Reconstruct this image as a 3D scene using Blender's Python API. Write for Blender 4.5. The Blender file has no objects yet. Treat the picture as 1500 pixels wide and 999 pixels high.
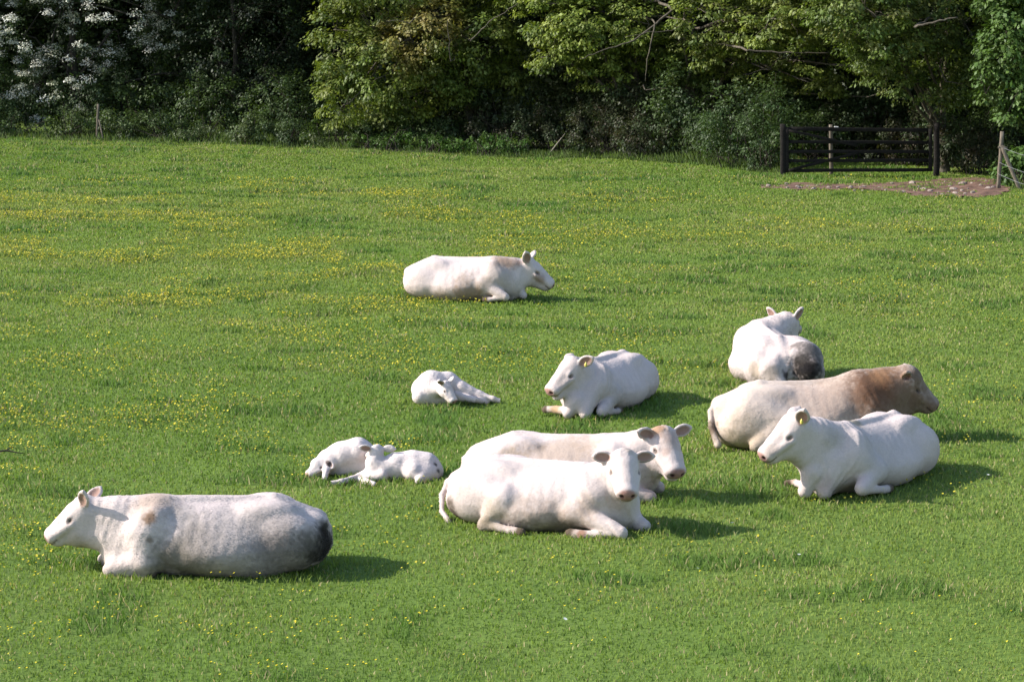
import bpy, math, random
import numpy as np
from mathutils import Vector, Matrix

S = bpy.context.scene
COL = S.collection
# ------------------------------------------------------------------ camera, light
F = 3600.0            # focal length in photo pixels (photo 1500 wide)
CAMH = 5.2
PITCH = math.atan((499.5 + 44.0) / F)
cam_d = bpy.data.cameras.new('camera')
cam = bpy.data.objects.new('camera', cam_d)
COL.objects.link(cam)
cam.location = (0, 0, CAMH)
cam.rotation_euler = (math.pi / 2 - PITCH, 0, 0)
cam_d.sensor_width = 36.0
cam_d.lens = F / 1500.0 * 36.0
cam_d.clip_start = 0.1
cam_d.clip_end = 2000
S.camera = cam

SUN = Vector((-1.0, -0.04, 0.0)).normalized()
SUN_EL = math.radians(33)
SV = Vector((SUN.x * math.cos(SUN_EL), SUN.y * math.cos(SUN_EL), math.sin(SUN_EL)))
W = bpy.data.worlds.new('World')
S.world = W
W.use_nodes = True
nt = W.node_tree
nt.nodes.clear()
sky = nt.nodes.new('ShaderNodeTexSky')
sky.sky_type = 'NISHITA'
sky.sun_disc = False
sky.sun_elevation = SUN_EL
sky.sun_rotation = math.atan2(SUN.x, SUN.y)
bg = nt.nodes.new('ShaderNodeBackground')
bg.inputs[1].default_value = 0.15
wo = nt.nodes.new('ShaderNodeOutputWorld')
nt.links.new(sky.outputs[0], bg.inputs[0])
nt.links.new(bg.outputs[0], wo.inputs[0])
sl = bpy.data.lights.new('sun', 'SUN')
sl.energy = 4.4
sl.angle = math.radians(0.55)
sl.color = (1.0, 0.95, 0.86)
so = bpy.data.objects.new('sun', sl)
COL.objects.link(so)
so.location = (-40, -10, 30)
so.rotation_euler = SV.to_track_quat('Z', 'Y').to_euler()
S.view_settings.view_transform = 'Standard'
S.view_settings.look = 'None'
S.view_settings.gamma = 1
S.view_settings.exposure = 1.0
S.view_settings.use_curve_mapping = False
S.cycles.max_bounces = 5
S.cycles.transparent_max_bounces = 4

# ------------------------------------------------------------------ projection helpers
CP, SP = math.cos(PITCH), math.sin(PITCH)
def ray(px, py):
    u = (px - 750.0) / F
    v = -(py - 499.5) / F
    # camera axes: forward (0,CP,-SP), up (0,SP,CP)
    return (u, CP + v * SP, -SP + v * CP)
def at(px, py, Y):
    r = ray(px, py)
    t = Y / r[1]
    return np.array((r[0] * t, Y, CAMH + r[2] * t))
def ground_at(px, py):
    r = ray(px, py)
    t = CAMH / -r[2]
    return np.array((r[0] * t, r[1] * t, 0.0))
def project(P):
    P = np.asarray(P, float)
    x = P[..., 0]; y = P[..., 1]; z = P[..., 2] - CAMH
    d = y * CP - z * SP
    up = y * SP + z * CP
    return 750 + F * x / d, 499.5 - F * up / d

# ------------------------------------------------------------------ noise
def _hash(ix, iy, iz, seed):
    h = (ix.astype(np.int64) * 374761393 + iy.astype(np.int64) * 668265263 + iz.astype(np.int64) * 2147483647 + seed * 974711) & 0xffffffff
    h = ((h ^ (h >> 13)) * 1274126177) & 0xffffffff
    h = ((h ^ (h >> 16)) * 2246822519) & 0xffffffff
    return ((h ^ (h >> 15)) & 0xffffff) / float(0xffffff)
def vnoise(P, freq, seed=0):
    """value noise in -1..1 at the points P (N,3)"""
    P = np.asarray(P, float) * freq + 1000.0
    i = np.floor(P).astype(np.int64)
    f = P - i
    f = f * f * (3 - 2 * f)
    out = 0
    for dx in (0, 1):
        for dy in (0, 1):
            for dz in (0, 1):
                w = (f[:, 0] if dx else 1 - f[:, 0]) * (f[:, 1] if dy else 1 - f[:, 1]) * (f[:, 2] if dz else 1 - f[:, 2])
                out = out + w * _hash(i[:, 0] + dx, i[:, 1] + dy, i[:, 2] + dz, seed)
    return out * 2 - 1
def fbm(P, freq, seed=0, octv=3):
    a, s, t = 1.0, 0.0, 0.0
    for k in range(octv):
        s = s + a * vnoise(P, freq * 2 ** k, seed + k * 7)
        t += a
        a *= 0.5
    return s / t
def p3(x, y):
    return np.stack([np.asarray(x, float), np.asarray(y, float), np.zeros_like(np.asarray(x, float))], 1)
def gheight(x, y):
    P = p3(np.atleast_1d(x), np.atleast_1d(y))
    h = 0.05 * vnoise(P, 0.16, 3) + 0.035 * vnoise(P, 0.6, 4) + 0.02 * vnoise(P * np.array([1.0, 1.0, 1]), 1.7, 5)
    return h
def sstep(a, b, x):
    t = np.clip((x - a) / (b - a), 0, 1)
    return t * t * (3 - 2 * t)

# ------------------------------------------------------------------ objects
def tag(o, label=None, cat=None, group=None, kind=None):
    if label: o['label'] = label
    if cat: o['category'] = cat
    if group: o['group'] = group
    if kind: o['kind'] = kind
    return o
def link(o, parent=None):
    COL.objects.link(o)
    if parent is not None:
        o.parent = parent
    return o
def empty(name, loc):
    o = bpy.data.objects.new(name, None)
    o.location = tuple(loc)
    o.empty_display_size = 0.2
    return link(o)
def np_mesh(name, V, faces, mats=(), col=None, smooth=False, uniform=None):
    """faces: (N,k) int array, or list of arrays of different k"""
    me = bpy.data.meshes.new(name)
    if not isinstance(faces, list):
        faces = [faces]
    faces = [np.asarray(f, np.int32) for f in faces if len(f)]
    loops = np.concatenate([f.ravel() for f in faces])
    sizes = np.concatenate([np.full(len(f), f.shape[1], np.int32) for f in faces])
    starts = np.concatenate([[0], np.cumsum(sizes)[:-1]]).astype(np.int32)
    V = np.asarray(V, np.float32)
    me.vertices.add(len(V)); me.vertices.foreach_set('co', V.ravel())
    me.loops.add(len(loops)); me.loops.foreach_set('vertex_index', loops)
    me.polygons.add(len(sizes)); me.polygons.foreach_set('loop_start', starts)
    me.polygons.foreach_set('loop_total', sizes)
    if smooth:
        me.polygons.foreach_set('use_smooth', np.ones(len(sizes), bool))
    me.update(calc_edges=True)
    if col is not None:
        a = me.color_attributes.new('Col', 'FLOAT_COLOR', 'POINT')
        c = np.ones((len(V), 4), np.float32); c[:, :3] = col
        a.data.foreach_set('color', c.ravel())
    for m in mats:
        me.materials.append(m)
    return me
def mesh_obj(name, me, parent=None, loc=None):
    o = bpy.data.objects.new(name, me)
    if loc is not None:
        o.location = tuple(loc)
    return link(o, parent)

# ------------------------------------------------------------------ materials
def mat(name):
    m = bpy.data.materials.new(name)
    m.use_nodes = True
    m.node_tree.nodes.clear()
    return m
class NT:
    def __init__(s, m): s.t = m.node_tree
    def n(s, typ, **kw):
        nd = s.t.nodes.new(typ)
        for k, v in kw.items():
            if k.startswith('i_'):
                nd.inputs[k[2:].replace('_', ' ')].default_value = v
            else:
                setattr(nd, k, v)
        return nd
    def l(s, a, b): s.t.links.new(a, b)
def leaf_material(name, trans=0.35, rough=0.6, spec=0.3, tint=(1, 1, 1), lift=0.0):
    m = mat(name); t = NT(m)
    a = t.n('ShaderNodeAttribute', attribute_name='Col')
    p = t.n('ShaderNodeBsdfPrincipled')
    p.inputs['Roughness'].default_value = rough
    p.inputs['Specular IOR Level'].default_value = spec
    t.l(a.outputs['Color'], p.inputs['Base Color'])
    tr = t.n('ShaderNodeBsdfTranslucent')
    mu = t.n('ShaderNodeMix', data_type='RGBA', blend_type='MULTIPLY')
    mu.inputs[0].default_value = 1
    mu.inputs[7].default_value = (1.25, 1.35, 0.6, 1) if tint else (1, 1, 1, 1)
    t.l(a.outputs['Color'], mu.inputs[6])
    t.l(mu.outputs[2], tr.inputs['Color'])
    if lift:      # blades stand so close that the sward shades more like its own surface than like each blade
        gm = t.n('ShaderNodeNewGeometry')
        ad = t.n('ShaderNodeVectorMath', operation='MULTIPLY_ADD')
        ad.inputs[1].default_value = (1 - lift,) * 3; ad.inputs[2].default_value = (0, 0, lift)
        t.l(gm.outputs['Normal'], ad.inputs[0])
        nm = t.n('ShaderNodeVectorMath', operation='NORMALIZE'); t.l(ad.outputs[0], nm.inputs[0])
        t.l(nm.outputs[0], p.inputs['Normal'])
    mx = t.n('ShaderNodeMixShader'); mx.inputs[0].default_value = trans
    t.l(p.outputs[0], mx.inputs[1]); t.l(tr.outputs[0], mx.inputs[2])
    o = t.n('ShaderNodeOutputMaterial'); t.l(mx.outputs[0], o.inputs[0])
    return m
def rough_material(name, c1, c2, scale=8.0, rough=0.9, bump=0.3, stretch=(1, 1, 1), use_attr=False, spec=0.2):
    m = mat(name); t = NT(m)
    tc = t.n('ShaderNodeTexCoord')
    mp = t.n('ShaderNodeMapping'); mp.inputs['Scale'].default_value = stretch
    t.l(tc.outputs['Object'], mp.inputs[0])
    nz = t.n('ShaderNodeTexNoise'); nz.inputs['Scale'].default_value = scale; nz.inputs['Detail'].default_value = 6
    nz.inputs['Roughness'].default_value = 0.65
    t.l(mp.outputs[0], nz.inputs['Vector'])
    r = t.n('ShaderNodeValToRGB')
    r.color_ramp.elements[0].position = 0.3; r.color_ramp.elements[0].color = (*c1, 1)
    r.color_ramp.elements[1].position = 0.7; r.color_ramp.elements[1].color = (*c2, 1)
    t.l(nz.outputs[0], r.inputs[0])
    p = t.n('ShaderNodeBsdfPrincipled'); p.inputs['Roughness'].default_value = rough
    p.inputs['Specular IOR Level'].default_value = spec
    t.l(r.outputs[0], p.inputs['Base Color'])
    b = t.n('ShaderNodeBump'); b.inputs['Strength'].default_value = bump; b.inputs['Distance'].default_value = 0.02
    t.l(nz.outputs[0], b.inputs['Height']); t.l(b.outputs[0], p.inputs['Normal'])
    o = t.n('ShaderNodeOutputMaterial'); t.l(p.outputs[0], o.inputs[0])
    return m
def hide_material(name):
    m = mat(name); t = NT(m)
    a = t.n('ShaderNodeAttribute', attribute_name='Col')
    tc = t.n('ShaderNodeTexCoord')
    nz = t.n('ShaderNodeTexNoise'); nz.inputs['Scale'].default_value = 55; nz.inputs['Detail'].default_value = 4
    t.l(tc.outputs['Object'], nz.inputs['Vector'])
    mr = t.n('ShaderNodeMapRange'); mr.inputs[1].default_value = 0.3; mr.inputs[2].default_value = 0.7
    mr.inputs[3].default_value = 0.92; mr.inputs[4].default_value = 1.04
    t.l(nz.outputs[0], mr.inputs[0])
    mu = t.n('ShaderNodeVectorMath', operation='SCALE')
    t.l(a.outputs['Color'], mu.inputs[0]); t.l(mr.outputs[0], mu.inputs['Scale'])
    n2 = t.n('ShaderNodeTexNoise'); n2.inputs['Scale'].default_value = 22; n2.inputs['Detail'].default_value = 5
    t.l(tc.outputs['Object'], n2.inputs['Vector'])
    ad = t.n('ShaderNodeMath', operation='ADD'); t.l(nz.outputs[0], ad.inputs[0]); t.l(n2.outputs[0], ad.inputs[1])
    b = t.n('ShaderNodeBump'); b.inputs['Strength'].default_value = 0.32; b.inputs['Distance'].default_value = 0.012
    t.l(ad.outputs[0], b.inputs['Height'])
    p = t.n('ShaderNodeBsdfPrincipled'); p.inputs['Roughness'].default_value = 0.85
    p.inputs['Specular IOR Level'].default_value = 0.15
    p.inputs['Sheen Weight'].default_value = 0.04
    p.inputs['Sheen Roughness'].default_value = 0.5
    t.l(mu.outputs[0], p.inputs['Base Color']); t.l(b.outputs[0], p.inputs['Normal'])
    o = t.n('ShaderNodeOutputMaterial'); t.l(p.outputs[0], o.inputs[0])
    return m
def plain_material(name, c, rough=0.5, spec=0.5):
    m = mat(name); t = NT(m)
    tc = t.n('ShaderNodeTexCoord')
    nz = t.n('ShaderNodeTexNoise'); nz.inputs['Scale'].default_value = 30
    t.l(tc.outputs['Object'], nz.inputs['Vector'])
    mr = t.n('ShaderNodeMapRange'); mr.inputs[3].default_value = 0.85; mr.inputs[4].default_value = 1.15
    t.l(nz.outputs[0], mr.inputs[0])
    sc = t.n('ShaderNodeVectorMath', operation='SCALE'); sc.inputs[0].default_value = c
    t.l(mr.outputs[0], sc.inputs['Scale'])
    p = t.n('ShaderNodeBsdfPrincipled'); p.inputs['Roughness'].default_value = rough
    p.inputs['Specular IOR Level'].default_value = spec
    t.l(sc.outputs[0], p.inputs['Base Color'])
    o = t.n('ShaderNodeOutputMaterial'); t.l(p.outputs[0], o.inputs[0])
    return m
M_LEAF = leaf_material('leaf', 0.3, 0.55, 0.35)
M_GRASS = leaf_material('grass_blade', 0.35, 0.6, 0.2, lift=0.6)
M_BARK = rough_material('bark', (0.014, 0.012, 0.009), (0.055, 0.045, 0.035), 14, bump=0.6, stretch=(1, 1, 0.3))
M_MIDBARK = rough_material('grey_bark', (0.035, 0.03, 0.023), (0.13, 0.11, 0.085), 14, bump=0.6, stretch=(1, 1, 0.3))
M_PALEBARK = rough_material('pale_bark', (0.12, 0.10, 0.08), (0.32, 0.28, 0.23), 14, bump=0.5, stretch=(1, 1, 0.4))
M_HIDE = hide_material('cow_hide')
M_EYE = plain_material('cow_eye', (0.02, 0.015, 0.012), 0.15, 0.6)
M_TAG = plain_material('yellow_plastic', (0.50, 0.43, 0.09), 0.5, 0.5)
def unit(v):
    v = np.array(v, float); return v / (np.linalg.norm(v) + 1e-12)
def sphere_mesh(name, r, m, seg=14, rings=9):
    V = [(0, 0, r)]; Fc = []
    for i in range(1, rings):
        a = math.pi * i / rings
        for j in range(seg):
            b = 2 * math.pi * j / seg
            V.append((r * math.sin(a) * math.cos(b), r * math.sin(a) * math.sin(b), r * math.cos(a)))
    V.append((0, 0, -r))
    tri = []; quad = []
    for j in range(seg):
        tri.append((0, 1 + j, 1 + (j + 1) % seg))
        tri.append((len(V) - 1, 1 + (rings - 2) * seg + (j + 1) % seg, 1 + (rings - 2) * seg + j))
        for i in range(rings - 2):
            a = 1 + i * seg + j; b = 1 + i * seg + (j + 1) % seg
            quad.append((a, a + seg, b + seg, b))
    return np_mesh(name, V, [np.array(tri), np.array(quad)], [m], smooth=True)
# ================================================================== the ground
# field edge: depth of the far edge of the grass as seen from photo columns
EDGE = [(-400, 205), (0, 205), (300, 212), (500, 219), (700, 228), (850, 231), (1000, 240), (1140, 256), (1300, 262), (1460, 276), (1900, 284)]
def edge_xy():
    return np.array([ground_at(px, py)[:2] for px, py in EDGE])
EXY = edge_xy()
def edge_depth(x):
    return np.interp(x, EXY[:, 0], EXY[:, 1])
TRACK = [(1115, 272, 274), (1150, 268, 276), (1230, 269, 280), (1300, 266, 283), (1370, 263, 291), (1420, 260, 293), (1455, 262, 290), (1480, 270, 284)]
def track_d(x, y):
    """signed: >0 inside the worn earth track"""
    px, py = project(np.stack([x, y, np.zeros_like(x)], -1))
    t = np.array(TRACK, float)
    top = np.interp(px, t[:, 0], t[:, 1]); bot = np.interp(px, t[:, 0], t[:, 2])
    n = 2.5 * vnoise(p3(x, y), 1.2, 77) + 1.5 * vnoise(p3(x, y), 4, 78)
    ins = np.minimum(py - top, bot - py) + n
    return np.where((px > 1112) & (px < 1482), ins, -9)

# photo column and row of the ground under each lying animal, heading, size
ANIMALS = [(319, 833, 188, 1), (797, 767, -26, 1), (824, 724, -13, 1), (680, 437, -17, 1), (886, 597, 241, .93), (1268, 711, 230, 1), (1182, 648, 3, 1.1), (1126, 557, 97, 1), (637, 590, 200, .5), (600, 701, 185, .5), (508, 695, 190, .5)]
def ground_material():
    m = mat('turf'); t = NT(m)
    tc = t.n('ShaderNodeTexCoord')
    n1 = t.n('ShaderNodeTexNoise'); n1.inputs['Scale'].default_value = 0.5; n1.inputs['Detail'].default_value = 4
    n2 = t.n('ShaderNodeTexNoise'); n2.inputs['Scale'].default_value = 18; n2.inputs['Detail'].default_value = 5
    for n in (n1, n2): t.l(tc.outputs['Object'], n.inputs['Vector'])
    r = t.n('ShaderNodeValToRGB')
    r.color_ramp.elements[0].position = 0.3; r.color_ramp.elements[0].color = (0.066, 0.116, 0.020, 1)
    r.color_ramp.elements[1].position = 0.7; r.color_ramp.elements[1].color = (0.118, 0.168, 0.036, 1)
    mx = t.n('ShaderNodeMath', operation='MULTIPLY_ADD'); mx.inputs[1].default_value = 0.5
    t.l(n1.outputs[0], mx.inputs[0])
    h = t.n('ShaderNodeMath', operation='MULTIPLY'); h.inputs[1].default_value = 0.5; t.l(n2.outputs[0], h.inputs[0])
    t.l(h.outputs[0], mx.inputs[2])
    t.l(mx.outputs[0], r.inputs[0])
    p = t.n('ShaderNodeBsdfPrincipled'); p.inputs['Roughness'].default_value = 0.95; p.inputs['Specular IOR Level'].default_value = 0.1
    t.l(r.outputs[0], p.inputs['Base Color'])
    b = t.n('ShaderNodeBump'); b.inputs['Distance'].default_value = 0.03; b.inputs['Strength'].default_value = 0.6
    t.l(n2.outputs[0], b.inputs['Height']); t.l(b.outputs[0], p.inputs['Normal'])
    o = t.n('ShaderNodeOutputMaterial'); t.l(p.outputs[0], o.inputs[0])
    return m

def field_and_grass():
    # one sheet: fine where the camera looks, coarse to the horizon
    xs = np.concatenate([np.linspace(-600, -30, 20), np.linspace(-28, 28, 281), np.linspace(30, 600, 20)])
    ys = np.concatenate([np.linspace(-60, 12, 14), np.linspace(14, 90, 381), np.linspace(95, 900, 24)])
    X, Y = np.meshgrid(xs, ys)
    P = np.stack([X.ravel(), Y.ravel()], 1)
    Z = gheight(P[:, 0], P[:, 1])
    nx, ny = len(xs), len(ys)
    i = np.arange(nx * ny).reshape(ny, nx)
    Fq = np.stack([i[:-1, :-1], i[:-1, 1:], i[1:, 1:], i[1:, :-1]], -1).reshape(-1, 4)
    me = np_mesh('ground', np.column_stack([P, Z]), Fq, [ground_material()], smooth=True)
    tag(mesh_obj('ground', me), kind='structure')
    # worn earth in the gateway, lying on the ground
    xs = np.linspace(5.2, 14.5, 170); ys = np.linspace(54, 62, 130)
    X, Y = np.meshgrid(xs, ys); x = X.ravel(); y = Y.ravel()
    ins = track_d(x, y)
    z = gheight(x, y) + 0.012 + 0.02 * vnoise(p3(x, y), 3.0, 80) + 0.012 * vnoise(p3(x, y), 9, 81)
    z = np.maximum(z, gheight(x, y) + 0.005)
    i = np.arange(len(x)).reshape(len(ys), len(xs))
    Fq = np.stack([i[:-1, :-1], i[:-1, 1:], i[1:, 1:], i[1:, :-1]], -1).reshape(-1, 4)
    Fq = Fq[(ins[Fq] > 0).all(1)]
    used = np.unique(Fq); mp = np.zeros(len(x), int); mp[used] = np.arange(len(used))
    me = np_mesh('dirt_track', np.column_stack([x, y, z])[used], mp[Fq], [rough_material('red_earth', (0.045, 0.026, 0.020), (0.21, 0.125, 0.095), 3.5, bump=1.0)], smooth=True)
    tag(mesh_obj('dirt_track', me), kind='structure')

    # ---------------- grass blades
    rng = np.random.default_rng(5)
    def scatter(n, y0, y1, power):
        """uniform in the view wedge, denser near by"""
        u = rng.random(n)
        # density per m2 ~ y^-power
        a = 2 - power
        y = (y0 ** a + u * (y1 ** a - y0 ** a)) ** (1 / a) if abs(a) > 1e-3 else y0 * (y1 / y0) ** u
        half = y * (790 / F) + 2.6
        x = (rng.random(n) * 2 - 1) * half
        return x, y
    x, y = scatter(1080000, 15.0, 78.0, 1.1)
    bx, by = project(p3(x, y))
    keep = (y < edge_depth(x) + np.where((bx > 1150) & (bx < 1460), 6.0, 1.2)) & ((track_d(x, y) < 0.3) | ((rng.random(len(x)) < 0.4) & (vnoise(p3(x, y), 2.5, 79) > 0.05)))
    x, y = x[keep], y[keep]
    P = p3(x, y)
    big = fbm(P, 0.22, 31); mid = fbm(P * np.array((0.75, 1.0, 1)), 1.1, 32, 3); tus = vnoise(P * np.array((0.7, 1.0, 1)), 1.7, 36)
    # lush tussocks
    tuss = sstep(0.36, 0.66, tus + 0.3 * mid + 0.15 * vnoise(P, 0.15, 39))
    lush = sstep(0.1, 0.7, -big) * 0.5
    n = len(x)
    hgt = (0.018 + 0.026 * rng.random(n)) * (1 + 0.3 * mid) + 0.060 * tuss * rng.random(n) + 0.015 * lush * rng.random(n)
    # ungrazed fringe standing up around each animal
    for ax, ay, hd, k in ANIMALS:
        g = ground_at(ax, ay); a = math.radians(hd)
        u = (x - g[0]) * math.cos(a) + (y - g[1]) * math.sin(a); v = -(x - g[0]) * math.sin(a) + (y - g[1]) * math.cos(a)
        q = np.sqrt((u / (1.12 * k)) ** 2 + (v / (0.56 * k)) ** 2)
        m = sstep(0.70, 0.9, q) * sstep(1.5, 1.1, q) * np.clip(0.45 + vnoise(P, 3.0, 38), 0, 1)
        hgt = hgt + 0.055 * m * rng.random(n)
    far = np.clip((y - 18) / 50, 0, 1)
    hgt *= (1 + 0.25 * far)
    # taller seeding stems now and then
    stem = rng.random(n) < 0.006
    hgt = np.where(stem, hgt * 2.2, hgt)
    wid = (0.0030 + 0.0028 * rng.random(n)) * (1 + 2.6 * far) * np.where(stem, 0.6, 1)
    ang = rng.random(n) * 2 * np.pi
    lean = hgt * (0.25 + 0.65 * rng.random(n)); la = rng.random(n) * 2 * np.pi
    z = gheight(x, y) - 0.004
    dx, dy = np.cos(ang) * wid, np.sin(ang) * wid
    lx, ly = np.cos(la) * lean, np.sin(la) * lean
    V = np.empty((n, 5, 3))
    V[:, 0] = np.column_stack([x - dx, y - dy, z]); V[:, 1] = np.column_stack([x + dx, y + dy, z])
    V[:, 2] = np.column_stack([x + dx * 0.8 + lx * 0.35, y + dy * 0.8 + ly * 0.35, z + hgt * 0.6])
    V[:, 3] = np.column_stack([x - dx * 0.8 + lx * 0.35, y - dy * 0.8 + ly * 0.35, z + hgt * 0.6])
    V[:, 4] = np.column_stack([x + lx, y + ly, z + hgt])
    b = np.arange(n)[:, None] * 5
    quads = b + np.array([[0, 1, 2, 3]]); tris = b + np.array([[3, 2, 4]])
    g1 = np.array((0.136, 0.212, 0.034)); g2 = np.array((0.200, 0.256, 0.055)); g3 = np.array((0.086, 0.165, 0.032)); straw = np.array((0.36, 0.31, 0.16))
    t = np.clip(0.45 + 0.9 * big + 0.5 * mid + rng.normal(0, 0.22, n), 0, 1)[:, None]
    c = g1 * (1 - t) + g2 * t
    w = np.clip(tuss * 0.75 + lush * 0.3, 0, 1)[:, None]
    c = c * (1 - w) + g3 * w
    gx, gy = project(np.column_stack([x, y, z]))
    yl = np.interp(gy, [262, 300, 350, 430, 520, 700], [0, 0.30, 0.38, 0.22, 0.10, 0.0]) * np.interp(gx, [0, 450, 900, 1500], [1, 1, 0.5, 0.35])
    yl = (yl * np.clip(0.5 + fbm(P, 0.5, 41, 3) * 1.5, 0, 1))[:, None]
    c = c * (1 - yl) + np.array((0.27, 0.25, 0.05)) * yl
    sw = (rng.random(n) < np.clip(0.07 + 0.14 * mid, 0.03, 1))[:, None]
    c = np.where(sw, straw * (0.7 + 0.5 * rng.random((n, 1))), c) * (0.8 + 0.4 * rng.random((n, 1)))
    c = np.where(stem[:, None], np.array((0.22, 0.24, 0.10)), c)
    me = np_mesh('grass', V.reshape(-1, 3), [quads, tris], [M_GRASS], np.repeat(c, 5, 0))
    tag(mesh_obj('grass', me), 'short uneven pasture grass with darker lush tufts', kind='stuff')
    return rng

FLOWER_R = 0.013
def flower_arrays(x, y, z, r, col, rng):
    """five-petalled cup seen as a small shallow cone of petals on a stalk"""
    n = len(x)
    k = 5
    V = np.empty((n, 1 + k, 3)); tilt = rng.normal(0, 0.35, (n, 2))
    V[:, 0] = np.column_stack([x, y, z - r * 0.5])
    for j in range(k):
        a = 2 * np.pi * j / k
        cx, cy = np.cos(a) * r, np.sin(a) * r
        V[:, 1 + j] = np.column_stack([x + cx, y + cy, z + cx * tilt[:, 0] + cy * tilt[:, 1] - tilt[:, 1] * r * 0.8])
    b = np.arange(n)[:, None] * (k + 1)
    tr = np.concatenate([b + np.array([[0, 1 + j, 1 + (j + 1) % k]]) for j in range(k)])
    c = np.repeat(col, k + 1, 0)
    # stalks
    S_ = np.empty((n, 3, 3))
    w = 0.0022
    S_[:, 0] = np.column_stack([x - w, y, z - 0.09]); S_[:, 1] = np.column_stack([x + w, y, z - 0.09]); S_[:, 2] = np.column_stack([x, y, z - r * 0.4])
    off = n * (k + 1)
    tr2 = off + np.arange(n * 3).reshape(-1, 3)
    V = np.concatenate([V.reshape(-1, 3), S_.reshape(-1, 3)])
    c = np.concatenate([c, np.tile(np.array((0.08, 0.13, 0.03)), (n * 3, 1))])
    return V, np.concatenate([tr, tr2]), c
def buttercups():
    rng = np.random.default_rng(17)
    N = 230000
    px = rng.random(N) * 1560 - 30; py = 262 + (rng.random(N) ** 1.25) * 740
    r = np.array([ground_at(a, b) for a, b in zip(px, py)])
    x, y = r[:, 0], r[:, 1]
    P = p3(x, y)
    clump = fbm(P, 0.5, 41, 3) + 0.5 * vnoise(P, 2.2, 42)
    # where the photo has them: thick across the left middle, thinner right, few in front
    d = np.interp(py, [262, 290, 330, 400, 470, 560, 640, 700, 800, 850, 1000], [0.3, 0.95, 1.3, 1.0, 0.5, 0.26, 0.16, 0.16, 0.11, 0.045, 0.02])
    dx = np.interp(px, [0, 450, 650, 850, 1100, 1500], [1.0, 1.0, 0.62, 0.38, 0.22, 0.2])
    dx = np.where(py > 600, np.interp(px, [0, 480, 700, 1500], [1.6, 1.1, 0.3, 0.2]), dx)
    keep = (rng.random(N) < d * dx * np.clip(0.10 + 1.9 * clump, 0.0, 1.2) * 1.1) & (track_d(x, y) < -2)
    x, y, px, py = x[keep], y[keep], px[keep], py[keep]
    z = gheight(x, y) + 0.055 + 0.06 * rng.random(len(x))
    o = np.argsort(y)
    x, y, z = x[o], y[o], z[o]
    rr = (0.008 + 0.005 * rng.random(len(x))) * (1 + 0.45 * np.clip((y - 22) / 40, 0, 1))
    near = 300
    n = len(x)
    col = np.array((0.66, 0.56, 0.05)) * (0.75 + 0.35 * rng.random((n, 1)))
    V, T, c = flower_arrays(x[near:], y[near:], z[near:], rr[near:], col[near:], rng)
    me = np_mesh('buttercups', V, T, [M_PETAL], c)
    tag(mesh_obj('buttercups', me), 'drifts of small yellow buttercups spread over the far pasture', kind='stuff')
    protos = []
    for i in range(6):
        V, T, c = flower_arrays(np.zeros(1), np.zeros(1), np.array([0.10]), np.array([0.0080 + 0.0006 * i]), np.array([[0.80, 0.64, 0.03]]), rng)
        protos.append(np_mesh('buttercup', V, T, [M_PETAL], c))
    for i in range(near):
        ob = mesh_obj('buttercup', protos[i % 6], None, (x[i], y[i], z[i] - 0.10))
        tag(ob, 'small yellow buttercup standing in the near grass', 'flower', 'buttercups in the near grass')
    # white daisies and dandelion clocks, a few
    for px, py, s in [(1170, 821, 1.0), (828, 911, 0.9), (1072, 776, 0.8), (1022, 839, 0.6), (1447, 704, 0.8), (294, 468, 0.8)]:
        g = ground_at(px, py + 8)
        V, T, c = flower_arrays(np.zeros(1), np.zeros(1), np.array([0.10]), np.array([0.020 * s]), np.array([[0.75, 0.75, 0.72]]), rng)
        ob = mesh_obj('daisy', np_mesh('daisy', V, T, [M_PETAL], c), None, (g[0], g[1], gheight(g[0], g[1])[0] - 0.02))
        tag(ob, 'single white flower head standing in the grass', 'flower', 'white flowers in the grass')
    print('flowers', n)
M_PETAL = leaf_material('petal', 0.35, 0.4, 0.4, tint=None)
field_and_grass()
buttercups()

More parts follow.
